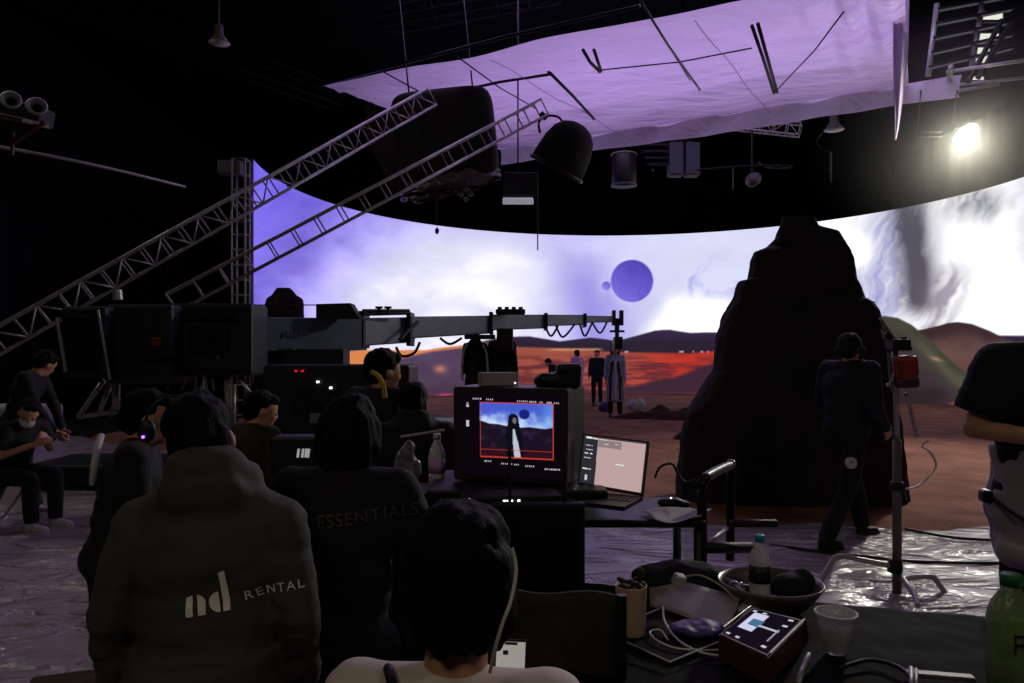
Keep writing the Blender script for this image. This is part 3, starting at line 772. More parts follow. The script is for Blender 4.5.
YF = 24.5
def far(u, Y_): return ((u-512)/F*Y_, Y_, .06)
person('far crew member in dark clothes bending over on the sand', far(562, 23.5), R(70), H=1.62, lean=R(48), headp=R(10), top='navy', vox=.025)
person('far crew member in pale lilac shirt on the stage', far(578, 24), R(30), H=1.70, lean=R(6), top='pink', bottom='pink', vox=.025, fat=1.05)
person('far crew member in dark navy between the lilac shirt and the performer', far(597, 22.5), R(170), H=1.68, top='navy', bottom='navy', vox=.025, fat=1.05)
pa, Hda, Uda, tpa = person('performer with long black hair in a long striped pale coat below crane head', far(615, 18.4), R(175), H=1.80, top='stripe', vox=.018, coat=.55, hair='long', topname='coat', fat=.92)
for q in range(10):
    bm = NB(); a_ = q*2*PI/10+.3; x0_ = math.cos(a_)*.17; y0_ = math.sin(a_)*.14
    tube(bm, [(x0_*.75, y0_*.8+.01, 1.38), (x0_*1.0, y0_*1.1, 1.1), (x0_*1.15, y0_*1.35, .8), (x0_*1.32, y0_*1.5, .42)], .026); build('coat_stripe', bm, 'navy' if q % 2 else 'wcloth', pa, True)
bm = NB(); ell(bm, (0, 0, .12), (.22, .12, .15)); ell(bm, (.2, .02, .15), (.14, .1, .17)); o = blob('bag', bm, 'wcloth', None, .03, 4, .03, 6); o.location = far(634, 21.0); tag(o, 'small crumpled white bag on the sand right of the performer', 'bag')
bm = NB(); ell(bm, (0, 0, .1), (.2, .14, .16)); o = blob('bag', bm, 'purple', None, .03, 4, .03, 6); o.location = far(605, 20.5); tag(o, 'small violet bundle on the sand left of the performer', 'bag')
# --- walking man by the rock
PW, HdW, UW, tpW = person('man in dark clothes and headphones walking in front of the big rock', (2.82, 6.25, 0), R(-62), H=1.78, lean=R(4), heady=R(20), top='navy', vox=.014, fat=1.22, topname='jacket', legL=[(-.10, .22, .50), (-.11, .36, .085)], legR=[(.10, -.10, .49), (.11, -.38, .10)],
    armL=((-.27, .04, 1.16), (-.2, .28, 1.08)), armR=((.27, -.02, 1.14), (.24, .16, .96)), hair='cap')
bm = NB(); pts = [HdW(.098*math.cos(a), -.01, .14+.115*math.sin(a)*1.15) for a in [PI*i/10 for i in range(11)]]; tube(bm, pts, .009)
build('headphone_band', bm, 'gplas', PW, True)
for s in (-1, 1):
    bm = NB(); ell(bm, HdW(s*.095, .005, .13), (.025, .035, .042)); build('headphone_cup', bm, 'bplas', PW, True)
bm = NB()
for a in range(1): pass
tape = thing('tape_roll', 'white roll of tape hanging at the hip of the walking man', 'tape', at(851, 463, 5.93))
bm = NB(); lathe(bm, [(.022, -.018), (.045, -.018), (.045, .018), (.022, .018), (.022, -.018)], rot=(R(80), 0, R(20))); build('tape_ring', bm, 'white', tape, True)
# --- man at right edge
LR = (1.93, 2.88, 0)
PR, HdR, UR, tpR = person('man in black T-shirt with grey jacket round his waist at right edge', LR, R(166), headat=(1072, 314, 2.80), lean=R(3), headp=R(20), top='btee', long_sleeve=False, vox=.012, fat=1.24, topname='t_shirt', bottom='dcloth',
    armR=((.275, .02, 1.19), (.04, .235, 1.165)), armL=((-.27, .02, 1.19), (-.04, .29, 1.19)), palmR=(0, -1, 0), palmL=(0, -1, 0))
bm = NB(); k_ = 1.86/1.72
cyl(bm, (0, .0, 1.235), (0, -.01, .98), .225, .236, 28); cyl(bm, (0, -.02, .98), (0, -.0, .80), .235, .205, 28); ell(bm, (0, -.0, .80), (.205, .205, .03)); ell(bm, (0, .0, 1.235), (.225, .225, .02)); ell(bm, (.17, .0, 1.0), (.085, .1, .10)); ell(bm, (.12, -.12, .84), (.06, .09, .09)); ell(bm, (.17, .06, .83), (.07, .1, .07))
blob('tied_jacket', bm, 'grey', PR, .012, 4, .03, 5, (1.6, 1.6, .6), 5)
bm = NB(); tube(bm, [(.262, .03, 1.06), (.215, .15, 1.0), (.12, .225, .95), (0, .25, .91), (-.12, .23, .9)], .007); build('strap', bm, 'rubber', PR, True)
bm = NB(); box(bm, (.262, .03, 1.04), (.04, .06, .05), bev=.01); build('belt_pouch', bm, 'bplas', PR)

# ------------------------------------------------------------ trusses
def truss(name, label, a, b, wd=.29, n=12, r=.022, zig=True, m='steel', rungs2=True, cat='truss', up=Vector((0, 0, 1)), br=.010):
    a, b = Vector(a), Vector(b); d = (b-a); L = d.length; x = d.normalized()
    s = x.cross(up).normalized(); t_ = s.cross(x).normalized()
    t = thing(name, label, cat, a)
    off = [(-1, -1), (1, -1), (1, 1), (-1, 1)]
    def P(i, f): return x*(L*f)+s*(off[i][0]*wd/2)+t_*(off[i][1]*wd/2)
    for i in range(4):
        bm = NB(); cyl(bm, P(i, 0), P(i, 1), r); build('chord', bm, m, t, True)
    for j in range(n+1):
        f = j/n; bm = NB()
        for i in range(4): cyl(bm, P(i, f), P((i+1) % 4, f), br, seg=8)
        build('frame', bm, m, t, True)
    if zig:
        for j in range(n):
            bm = NB()
            for i, i2 in ((1, 2), (0, 1)):
                if j % 2: cyl(bm, P(i, j/n), P(i2, (j+1)/n), br, seg=8)
                else: cyl(bm, P(i2, j/n), P(i, (j+1)/n), br, seg=8)
            build('brace', bm, m, t, True)
    return t
truss('lighting_truss', 'long silvery lattice truss slanting up from the left edge to the white canopy', at(-50, 368, 9.4), at(428, 99, 13.2), .31, 27, .024, br=.013)
truss('lighting_truss', 'ladder-like grey truss slanting up over the screen to the dome light', at(172, 303, 10.6), at(541, 109, 13.0), .28, 17, .019, zig=False, br=.012)
truss('lighting_truss', 'upright truss tower beside the left end of the curved screen', at(241, 430, 15.8), at(241, 160, 15.8), .28, 18, .022, zig=False, up=Vector((0, 1, 0)))
truss('lighting_truss', 'short horizontal truss under the far edge of the canopy', at(712, 121, 18.5), at(800, 130, 17.6), .28, 7, .02)
truss('lighting_truss', 'dark overhead truss running to the left end of the canopy', at(-40, -40, 11), at(335, 98, 17), .4, 16, .02, m='tblack')
truss('lighting_truss', 'dim ceiling truss above the screen\'s left end', at(180, 60, 15), at(560, -10, 15), .4, 12, .02, m='tblack')

# ------------------------------------------------------------ canopy
HC = 7.0
cA, cB, cC, cD = Vector((-3.8, 14.8, HC)), Vector((-.3, 19.5, HC)), Vector((7.93, 14.8, HC)), Vector((5.45, 10.3, HC))
def canopy_mat():
    m = mat('canopy_cloth', (226, 208, 236), .85, var=.04, scale=.8, bump=.0)  # violet light partly put into the cloth colour
    nt = m.node_tree; b = nt.nodes['Principled BSDF']
    tc = nt.nodes.new('ShaderNodeTexCoord'); mp = nt.nodes.new('ShaderNodeMapping'); mp.inputs['Rotation'].default_value = (0, 0, R(28)); mp.inputs['Scale'].default_value = (.5, 3.2, 1)
    nt.links.new(tc.outputs['Object'], mp.inputs[0])
    n = nt.nodes.new('ShaderNodeTexNoise'); n.inputs['Scale'].default_value = 1.3; n.inputs['Detail'].default_value = 4; n.inputs['Distortion'].default_value = .7
    nt.links.new(mp.outputs[0], n.inputs[0])
    bp = nt.nodes.new('ShaderNodeBump'); bp.inputs['Strength'].default_value = .6; bp.inputs['Distance'].default_value = .2
    nt.links.new(n.outputs[0], bp.inputs['Height']); nt.links.new(bp.outputs[0], b.inputs['Normal'])
    tl = nt.nodes.new('ShaderNodeBsdfTranslucent'); tl.inputs[0].default_value = (.80, .72, .86, 1); nt.links.new(bp.outputs[0], tl.inputs['Normal'])
    mx = nt.nodes.new('ShaderNodeMixShader'); mx.inputs[0].default_value = .36
    nt.links.new(b.outputs[0], mx.inputs[1]); nt.links.new(tl.outputs[0], mx.inputs[2]); nt.links.new(mx.outputs[0], nt.nodes['Material Output'].inputs['Surface'])
    return m
M['canopy'] = canopy_mat()
can = thing('overhead_canopy', 'large white cloth canopy stretched overhead, glowing violet from its tint and lamps above', 'canopy', (0, 0, 0))
def cpt(s, t): return cA.lerp(cD, s).lerp(cB.lerp(cC, s), t)
def canf(s, t):
    p = cpt(s, t)
    e = min(s, 1-s, t, 1-t)
    sag = -.10*abs(math.sin(s*PI*4))*abs(math.sin(t*PI*3))*min(1, e*12)
    fold = (.07*math.sin(s*120+4*t)+.03*math.sin(s*210-6*t))*min(1, max(0, (s-.84))*14)*max(0, 1-t*1.15)*1.2
    a_ = p.x*.89-p.y*.45; b_ = p.x*.45+p.y*.89; wr = .05*mnoise.noise(Vector((a_*.5, b_*2.1, 0)))+.05*mnoise.noise(Vector((a_*.6, b_*5, 3)))*(1.25-t)
    if t > .96: wr *= .3
    return p+Vector((0, 0, sag+fold+wr))
grid('cloth', canf, 320, 150, 'canopy', can)
def valf(s, t):
    p = cB.lerp(cC+(cC-cB)*.095, s); return p+Vector((0, 0, .02-.42*t+.02*math.sin(s*9)))+Vector((.02*math.sin(s*60+t*3), -.04*math.sin(t*3+s*40), 0))
grid('valance', valf, 160, 6, 'canopy', can)
def under(u, v, dz=0.): 
    z = HC-.14+dz; Y_ = (z-CH)*F/(HV-v); return Vector(((u-512)/F*Y_, Y_, z))
for q in ([(548, 71), (572, 95), (594, 119)], [(583, 50), (590, 62), (600, 72)], [(594, 50), (601, 71)], [(752, 26), (762, 55), (774, 93)], [(758, 24), (777, 92)]):
    bm = NB(); tube(bm, [under(*p) for p in q], .03, smooth=False); build('cloth_slit', bm, 'rubber', can, True)  # dark tubes added under the cloth to stand for its slits
for q in ([(430, 97), (500, 82), (552, 74)], [(601, 70), (680, 62), (752, 48)], [(380, 70), (420, 92), (440, 100)], [(455, 55), (500, 88), (535, 108)], [(640, 0), (668, 45), (690, 80)], [(775, 92), (815, 50), (845, 10)], [(322, 85), (500, 38), (640, 6)]):
    bm = NB(); tube(bm, [under(*p) for p in q], .013 if q[0][0] not in (322, 430) else .028, smooth=False); build('seam_rope' if q[0][0] != 322 else 'edge_pipe', bm, 'dsteel', can, True)
for f in (.37, .72):
    bm = NB(); tube(bm, [cpt(f, t_/12.)+Vector((0, 0, -.17-.03*math.sin(t_+f*9))) for t_ in range(13)], .006); build('seam_rope', bm, 'grey', can, True)
bm = NB()
tube(bm, [under(640, 0, -.1), under(668, 45, -.1), under(700, 90, -.1)], .02, smooth=False); build('edge_pipe', bm, 'gplas', can, True)
for f in (.12, .4, .68, .93):
    bm = NB(); p = cpt(f, .98); cyl(bm, p, p+Vector((0, 0, 4)), .012); build('suspension_wire', bm, 'dsteel', can)
# hanging side flag
fl0, fl1 = at(897, -40, 12.6), at(911, -40, 12.2)
def flagf(s, t):
    vv = -60+200*t; e = 1-t
    u0 = np.interp(vv, [-60, 0, 60, 100, 140], [893, 893, 893, 894, 894.5]); u1 = np.interp(vv, [-60, 0, 50, 100, 130, 140], [909, 909, 908, 903, 898, 895.5])
    return at(u0+(u1-u0)*s, vv, 12.0+.5*s+.08*math.sin(s*9))
o = grid('hanging_flag', flagf, 12, 40, 'canopy', thick=.012); tag(o, 'narrow pointed cloth flag hanging at the right end of the canopy', 'cloth')
# beam continuing to the right
bt = thing('support_beam', 'silver double-pipe beam running from the canopy to the right edge', 'beam', under(948, 83, .1))
b0 = Vector(bt.location)
for du, (ua, va, ub, vb) in enumerate(((946, 72, 1060, 55), (950, 92, 1000, 84), (946, 86, 1060, 74))):
    bm = NB(); cyl(bm, under(ua, va, .1)-b0, under(ub, vb, .1)-b0, .035); build('pipe', bm, 'steel', bt, True)
bm = NB(); cyl(bm, under(951, 67, .1)-b0, under(948, 93, .1)-b0, .05); build('end_plate', bm, 'steel', bt, True)

# ------------------------------------------------------------ upper right gantry and lit windows
g = thing('ceiling_gantry', 'dark slatted gantry hung above the canopy at upper right', 'gantry', at(945, 40, 14.5)); g0 = Vector(g.location)
for (u0, v0, u1, v1) in ((937, 4, 928, 76), (984, -4, 972, 66)):
    bm = NB(); cyl(bm, at(u0, v0, 14.5)-g0, at(u1, v1, 14.5)-g0, .05); build('rail', bm, 'steel', g, True)
for k in range(5):
    f = k/4.; bm = NB(); a = at(937-9*f, 10+58*f, 14.5); b = at(1012, -4+52*f, 14.3); d = (b-a)
    box(bm, (a+b)/2-g0, (d.length, .12, .05), rot=d.to_track_quat('X', 'Z').to_matrix()); build('slat', bm, 'dsteel', g)
for (a_, b_) in (((1002, 20), (968, 82)), ((1010, 24), (978, 78))):
    bm = NB(); cyl(bm, at(*a_, 14.1)-g0, at(*b_, 14.1)-g0, .05); build('diagonal_strut', bm, 'dsteel', g)
for i, (u0, v0, u1, v1) in enumerate(((974, 33, 999, 43), (971, 47, 990, 65), (980, 12, 1003, 22), (968, 76, 984, 82))):
    a, b = at(u0, v0, 17.2), at(u1, v1, 17.2)
    bm = NB(); box(bm, (a+b)/2, (b.x-a.x, .04, a.z-b.z), bev=.01)
    o = build('window_%d' % (i+1), bm, 'paneglow'); struct(o)
    bm = NB(); c_ = (a+b)/2; w_, h_ = b.x-a.x, a.z-b.z
    for sx in (-1, 1): box(bm, c_+Vector((sx*w_/2, -.02, 0)), (.05, .1, h_+.1)); box(bm, c_+Vector((0, -.02, sx*h_/2)), (w_+.1, .1, .05))
    fr = build('window_frame', bm, 'dsteel', o)
# work light
wl = thing('work_light', 'glaring white work light hung by two wires at upper right', 'work light', at(966, 135, 14.3)); w0 = Vector(wl.location)
bm = NB(); lathe(bm, [(0, .30), (.06, .29), (.09, .2), (.22, .10), (.26, .0), (.24, .0), (.2, .09), (0, .12)], rot=(R(-42), 0, R(16))); build('reflector', bm, 'gplas', wl, True)
M['bulb'] = mat('bulb_glow', (255, 255, 240), emit=(255, 252, 226), estr=40)
bm = NB(); ell(bm, (-.03, -.07, -.04), (.19, .19, .19)); build('bulb', bm, 'bulb', wl, True)
for u in (953, 962):
    bm = NB(); cyl(bm, at(957, 90, 14.4)-w0, at(952 if u == 953 else 972, 124, 14.3)-w0, .012); build('hanging_wire', bm, 'gplas', wl)
sp = lamp('work_light_beam', 'SPOT', at(965, 138, 13.95), 1700, (1, .97, .86), .22, spot=R(120), blend=1.)
sp.rotation_euler = (Vector((3.6, 5.5, 0))-Vector(sp.location)).to_track_quat('-Z', 'Y').to_euler()
hb = thing('hanging_bracket', 'thin open rod bracket hanging left of the glaring work light', 'bracket', at(932, 116, 14.3)); h0 = Vector(hb.location)
bm = NB(); q = [at(921, 90, 14.4)-h0, at(917, 137, 14.3)-h0, at(942, 137, 14.3)-h0]; tube(bm, q, .018, smooth=False); build('rod', bm, 'gplas', hb, True); bm = NB(); tube(bm, [at(918, 133, 14.3)-h0, at(942, 132, 14.3)-h0], .02, smooth=False); build('rod', bm, 'gplas', hb, True)
# added fog ball imitating the lens bloom around the work light
def bloom_ball():
    bm = NB(); ell(bm, (0, 0, 0), (3.0, 2.6, 2.5), None, 32, 20)
    m = bpy.data.materials.new('bloom_haze'); m.use_nodes = True; nt = m.node_tree; nt.nodes.clear()
    o = nt.nodes.new('ShaderNodeOutputMaterial'); v = nt.nodes.new('ShaderNodeVolumePrincipled'); tc = nt.nodes.new('ShaderNodeTexCoord')
    ln = nt.nodes.new('ShaderNodeVectorMath'); ln.operation = 'LENGTH'; mp = nt.nodes.new('ShaderNodeMapping'); mp.inputs['Scale'].default_value = (1/3.0, 1/2.6, 1/2.5)
    mr = nt.nodes.new('ShaderNodeMapRange'); mr.inputs[1].default_value = .1; mr.inputs[2].default_value = .98; mr.inputs[3].default_value = .07; mr.inputs[4].default_value = 0
    nt.links.new(tc.outputs['Object'], mp.inputs[0]); nt.links.new(mp.outputs[0], ln.inputs[0]); nt.links.new(ln.outputs['Value'], mr.inputs[0]); nt.links.new(mr.outputs[0], v.inputs['Density'])
    v.inputs['Color'].default_value = (.9, .9, .8, 1)
    nt.links.new(v.outputs[0], o.inputs['Volume'])
    h = build('bloom_haze', bm, m); h.location = w0
    tag(h, 'added faint haze imitating lens bloom around the work light at upper right', 'haze', kind='stuff')
bloom_ball()

# ------------------------------------------------------------ hanging gear
def pendant(label, p, s=1., group=None, rod=3.0):
    t = thing('pendant_lamp', label, 'lamp', p, 0, group)
    bm = NB(); lathe(bm, [(0, .42), (.06, .42), (.09, .38), (.10, .2), (.13, .14), (.24, 0), (.22, 0), (.11, .12), (0, .13)]); vs = bm.verts[:]; bmesh.ops.scale(bm, vec=(s, s, s), verts=vs); build('lamp_shade', bm, 'gplas', t, True)
    bm = NB(); lathe(bm, [(0, .02), (.2, .02), (.225, .0), (0, -.02)]); bmesh.ops.scale(bm, vec=(s, s, s), verts=bm.verts[:]); build('diffuser', bm, 'white', t, True)
    bm = NB(); cyl(bm, (0, 0, .4*s), (0, 0, rod), .012); build('cable', bm, 'gplas', t)
    return t
pd = pendant('unlit bell-shaped pendant lamp hanging from the dark ceiling at upper left', at(219, 43, 13.5), .83, rod=5)
pr = dup(pd, at(834, 130, 18), None, 'unlit bell-shaped pendant lamp below the canopy right of centre')
pr.scale = (1.2, 1.2, 1.2)
# dome light at the end of the ladder truss
dl = thing('dome_light', 'dark bell-shaped dome light hung from the end of the ladder truss', 'light', at(566, 150, 13)); d0 = Vector(dl.location)
Rd = Euler((R(14), R(28), 0)).to_matrix()
bm = NB(); lathe(bm, [(0, .50), (.12, .49), (.26, .43), (.38, .30), (.45, .1), (.48, -.12), (.5, -.38), (.47, -.38), (.42, -.1), (.3, .25), (0, .4)], rot=Rd, seg=40); build('hood', bm, 'dcloth', dl, True)
bm = NB(); lathe(bm, [(.49, -.39), (.52, -.38), (.52, -.33), (.49, -.32), (.49, -.39)], rot=Rd, seg=40); build('rim', bm, 'dsteel', dl, True)
bm = NB(); tube(bm, [at(540, 133, 13)-d0, at(539, 122, 13)-d0, at(547, 116, 13)-d0, at(558, 117, 13)-d0, at(564, 124, 13)-d0], .022); cyl(bm, at(541, 113, 13)-d0, at(546, 119, 13)-d0, .05); build('yoke', bm, 'dsteel', dl, True)
# big rounded black softbox
def superbox(bm, hx, hy, hz, e=3.2, n=40):
    rings = []
    for j in range(n+1):
        ph_ = -PI/2+PI*j/n; cz = abs(math.cos(ph_))**(2/e); sz = math.copysign(abs(math.sin(ph_))**(2/e), math.sin(ph_))
        rings.append([bm.verts.new((hx*cz*math.copysign(abs(math.cos(2*PI*k/n))**(2/e), math.cos(2*PI*k/n)), hy*cz*math.copysign(abs(math.sin(2*PI*k/n))**(2/e), math.sin(2*PI*k/n)), hz*sz)) for k in range(n)])
    for a, b in zip(rings, rings[1:]):
        for k in range(n): bm.faces.new((a[k], a[(k+1) % n], b[(k+1) % n], b[k]))
    bmesh.ops.remove_doubles(bm, verts=bm.verts, dist=1e-4)
sb = thing('lantern_softbox', 'huge rounded black softbox hanging behind the two slanting trusses', 'softbox', at(446, 140, 13.9)); sb.rotation_euler = (0, R(-6), 0)
bm = NB(); superbox(bm, .95, .6, .84, 6); build('black_skirt', bm, mat('softbox_cloth', (34, 32, 26), .8), sb, True)
def foilf(s, t):
    a = s*2*PI; rr_ = 1.02+.05*mnoise.noise(Vector((math.cos(a)*5, math.sin(a)*5, t*3)))
    return (.93*rr_*math.cos(a), .6*rr_*math.sin(a), -.78-.16*t+.05*mnoise.noise(Vector((a*4, t*4, 1)))+.12*math.cos(a))
grid('foil_hem', foilf, 110, 8, 'foil', sb)
for sx in (-.6, .6):
    bm = NB(); cyl(bm, (sx, 0, .8), (sx, 0, 4), .015); build('hanging_cable', bm, 'dsteel', sb)
pn = thing('flag_panel', 'dark plum flag panel hanging left of the huge rounded softbox', 'flag', at(380, 150, 14.6)); n0 = Vector(pn.location)
bm = NB(); f = [bm.verts.new(at(*p)-n0) for p in ((365, 102, 14.6), (395, 112, 14.6), (402, 196, 14.3), (392, 190, 14.3), (366, 140, 14.8))]
fc = bm.faces.new(f); r = bmesh.ops.extrude_face_region(bm, geom=[fc]); bmesh.ops.translate(bm, vec=(0, .04, 0), verts=[v for v in r['geom'] if isinstance(v, bmesh.types.BMVert)])
build('panel_cloth', bm, mat('plum_cloth', (52, 40, 48), .8), pn)
bm = NB(); tube(bm, [at(365, 102, 14.6)-n0, at(395, 112, 14.6)-n0, at(402, 196, 14.3)-n0], .02, smooth=False); build('panel_rod', bm, 'dsteel', pn)
# checker cluster, card
ck = thing('tracking_marker', 'small diamond of four pale blocks hanging under the softbox', 'marker', at(466, 194, 13.5))
for dx, dz in ((-.09, 0), (.09, 0), (0, .09), (0, -.09)):
    bm = NB(); box(bm, (dx, 0, dz), (.085, .05, .085), rot=(0, R(45), 0), bev=.01); build('marker_block', bm, 'txtm', ck)
bm = NB(); cyl(bm, (0, .02, .1), at(462, 180, 13.5)-Vector(ck.location)+Vector((0, 0, .2)), .008); cyl(bm, (-.7, .02, .35), (0, .02, .1), .008); build('marker_wire', bm, 'dsteel', ck)
cd = thing('panel_light', 'small panel light with added glow in its white face hanging right of the softbox', 'light', at(518, 201, 14)); c0 = Vector(cd.location)
bm = NB(); box(bm, (0, 0, 0), (.58, .32, .10), rot=(R(18), 0, 0), bev=.02); build('white_face', bm, mat('glowing_panel_face', (220, 220, 230), emit=(200, 200, 215), estr=.35), cd)  # emission added so the face shows white
bm = NB(); box(bm, (0.05, .12, .34), (.66, .06, .46), bev=.02); build('back_panel', bm, 'bplas', cd)
bm = NB(); cyl(bm, (.38, .2, .75), (.38, .2, -.9), .012); cyl(bm, (0, .12, .5), (0, .12, 6), .015); build('hanger', bm, 'dsteel', cd)
# cylinder fixture
cf = thing('cylinder_fixture', 'dark hanging cylinder lantern with two pale rings below the canopy', 'light', at(624, 170, 19)); cf.scale = (1.36,)*3
bm = NB(); lathe(bm, [(0, -.30), (.22, -.30), (.23, -.28), (.23, .28), (.22, .30), (0, .30)]); build('drum', bm, 'bplas', cf, True)
for z in (-.29, .29):
    bm = NB(); lathe(bm, [(.225, z-.012), (.245, z-.012), (.245, z+.012), (.225, z+.012), (.225, z-.012)]); build('ring', bm, 'txtm', cf, True)
bm = NB(); cyl(bm, (0, 0, .3), (0, 0, 3.6), .012); build('cable', bm, 'dsteel', cf)
# speaker cluster
spk = thing('hanging_speaker', 'grey box speaker pair hanging under the canopy right of the cylinder lantern', 'speaker', at(683, 160, 19)); spk.scale = (1.36,)*3
for x in (-.15, .16):
    bm = NB(); box(bm, (x, 0, 0), (.27, .3, .62), bev=.03); build('cabinet', bm, mat('speaker_grey', (58, 62, 72), .6), spk)
bm = NB(); tube(bm, [(-.28, 0, .48), (-.2, 0, .36), (0, 0, .38), (.2, 0, .34)], .02); cyl(bm, (0, 0, .3), (0, 0, 3.4), .02); build('bracket', bm, 'dsteel', spk, True)
lv = thing('louvre_unit', 'dim stepped louvre unit hanging just left of the box speakers', 'vent', at(654, 152, 19)); lv.scale = (1.27,)*3
for k in range(5):
    bm = NB(); box(bm, (.03*k-.05, 0, .28-.13*k), (.7-.08*k, .3, .05), rot=(R(20), 0, 0), bev=.01); build('louvre_blade', bm, 'dsteel', lv)
bm = NB(); box(bm, (0, .1, 1.4), (.05, .05, 3.5)); build('spine', bm, 'dsteel', lv)
sl = thing('spotlight', 'small dim round spotlight hanging above the centre of the screen', 'light', at(752, 180, 18)); sl.scale = (1.2,)*3
bm = NB(); ell(bm, (0, 0, 0), (.13, .15, .14)); cyl(bm, (0, -.05, 0), (0, -.2, -.02), .11, .13, 20); build('lamp_head', bm, 'gplas', sl, True)
bm = NB(); cyl(bm, (0, 0, .1), (0, 0, 4.2), .02); build('stem', bm, 'dsteel', sl)
# conduit with drooping cable
cp = thing('overhead_pipe', 'thin pipe with a drooping cable running right from the box speakers', 'pipe', at(750, 168, 15)); p0 = Vector(cp.location)
bm = NB(); tube(bm, [at(697, 170, 15)-p0, at(750, 166, 15)-p0, at(792, 166, 15)-p0], .022); build('pipe_run', bm, 'dsteel', cp, True)
bm = NB(); tube(bm, [at(758, 162, 15)-p0, at(768, 168, 15)-p0, at(790, 168, 15)-p0], .014); build('cable', bm, 'gplas', cp, True); bm = NB(); tube(bm, [at(733, 168, 15)-p0, at(733, 190, 15)-p0], .014); build('hanging_cable', bm, 'gplas', cp, True)
rd = NB(); tube(rd, [at(831, 152, 15), at(831, 182, 15)], .02, smooth=False); tag(build('hanging_rod', rd, 'gplas', None, True), 'short pale rod hanging below the right pendant lamp', 'rod')
rd = NB(); tube(rd, [at(822, 133, 15), at(817, 142, 15), at(823, 150, 15), at(831, 152, 15)], .012); tag(build('hanging_cable', rd, 'dsteel', None, True), 'curled dark cable looping beside the right pendant lamp', 'cable')
# twin horn on left
hn = thing('twin_horn_speaker', 'unit with two pale ring-shaped horns on a bracket at the upper left edge', 'speaker', at(22, 104, 9)); hh = Vector(hn.location)
for u, v in ((11, 100.5), (37, 107)):
    q = at(u, v, 9)-hh; bm = NB(); rr_ = (Euler((R(78), 0, R(25))).to_matrix())
    prof = [(.042, -.05), (.10, -.02), (.118, .02), (.10, .03), (.085, .02), (.06, -.01), (.042, -.05)]
    lathe(bm, prof, c=q, rot=rr_); h_ = build('horn_ring', bm, 'ring', hn, True)
    bm = NB(); lathe(bm, [(0, -.06), (.045, -.05), (.045, -.01), (0, 0)], c=q, rot=rr_); build('horn_driver', bm, 'rubber', h_, True)
bm = NB(); box(bm, at(18, 112, 9.25)-hh, (.75, .3, .22), rot=(0, R(12), 0), bev=.02); build('speaker_housing', bm, 'rubber', hn)
bm = NB(); box(bm, at(10, 118, 9.0)-hh, (.66, .5, .05), rot=(R(8), R(12), 0), bev=.01); build('shelf_plate', bm, mat('olive_plate', (92, 92, 78), .6), hn)
bm = NB(); cyl(bm, at(12, 143, 9)-hh, at(45, 122, 9)-hh, .03); cyl(bm, at(12, 155, 9)-hh, at(13, 132, 9)-hh, .02); build('bracket', bm, 'brown', hn)
bm = NB(); tube(bm, [at(-30, 142, 9.2), at(0, 147, 9.4), at(60, 158, 9.8), at(120, 171, 10.4), at(185, 187, 11.2)], .022); tag(build('overhead_pipe', bm, 'steel', None, True), 'long thin metal pipe sloping down right across the dark left wall', 'pipe')
bm = NB(); box(bm, (0, 0, 0), (.5, .3, .28), bev=.02); o = build('junction_box', bm, 'gplas'); o.location = at(231, 168, 15.9); tag(o, 'dim metal box at the top of the upright truss tower', 'box')

# ------------------------------------------------------------ camera crane
cr = thing('camera_crane', 'long grey telescopic camera crane reaching right across the screen', 'camera crane', (0, 0, 0))
def armseg(name, u0, v0a, v0b, Y0, u1, v1a, v1b, Y1, m, dep):
    bm = NB(); V_ = []
    for (u, va, vb, Y_) in ((u0, v0a, v0b, Y0), (u1, v1a, v1b, Y1)):
        for (v, dy) in ((va, 0), (vb, 0), (vb, dep), (va, dep)):
            p = at(u, v, Y_); p.y += dy; V_.append(bm.verts.new(p))
    for i in range(4): bm.faces.new((V_[i], V_[(i+1) % 4], V_[4+(i+1) % 4], V_[4+i]))
    bm.faces.new(V_[:4]); bm.faces.new(V_[4:][::-1])
    bmesh.ops.bevel(bm, geom=bm.edges[:], offset=.012, segments=1, affect='EDGES')
    return build(name, bm, m, cr)
armseg('arm_section', 240, 317, 352, 9.6, 362, 318, 350, 11.0, mat('crane_blue_grey', (58, 74, 88), .45, .1, var=.1), .4)
armseg('arm_section', 356, 318, 346, 11.0, 412, 317, 342, 12.0, 'crane', .38)
armseg('arm_section', 410, 316.5, 338, 12.0, 492, 315.5, 333, 13.6, 'crane', .34)
armseg('arm_section', 490, 314.5, 330, 13.6, 546, 314.5, 328, 15.2, 'crane', .30)
armseg('arm_section', 545, 314.5, 326, 15.2, 586, 314.8, 324.5, 16.6, 'crane', .26)
armseg('arm_section', 584, 315.5, 322.5, 16.6, 613, 316, 322, 17.6, 'crane', .2)
for (u, va, vb, Y_) in ((362, 311, 348, 11.1), (409, 312, 346, 11.9), (491, 312, 334, 13.6), (546, 313, 330, 15.2), (585, 313.5, 327, 16.6)):
    bm = NB(); a, b = at(u, va, Y_-.03), at(u, vb, Y_-.03); box(bm, (a+b)/2+Vector((0, .18, 0)), (.07, .5, a.z-b.z), bev=.01); build('collar', bm, 'bplas', cr)
bm = NB(); cyl(bm, at(363, 311, 11.0), at(409, 311, 11.6), .03); cyl(bm, at(363, 314, 11.0), at(409, 313, 11.6), .03)
for u in (379, 388): cyl(bm, at(u, 314, 11.2), at(u, 307.5, 11.2), .025); cyl(bm, at(u-3.5, 307.5, 11.2), at(u+3.5, 307.5, 11.2), .018)
build('top_rail', bm, 'dsteel', cr)
bm = NB(); a = at(497, 313, 13.7); box(bm, a+Vector((.25, .15, .03)), (.55, .3, .09), bev=.02)
for k in range(4): cyl(bm, a+Vector((.05+.13*k, .1, .05)), a+Vector((.05+.13*k, .1, .12)), .04)
build('pulley_block', bm, 'bplas', cr)
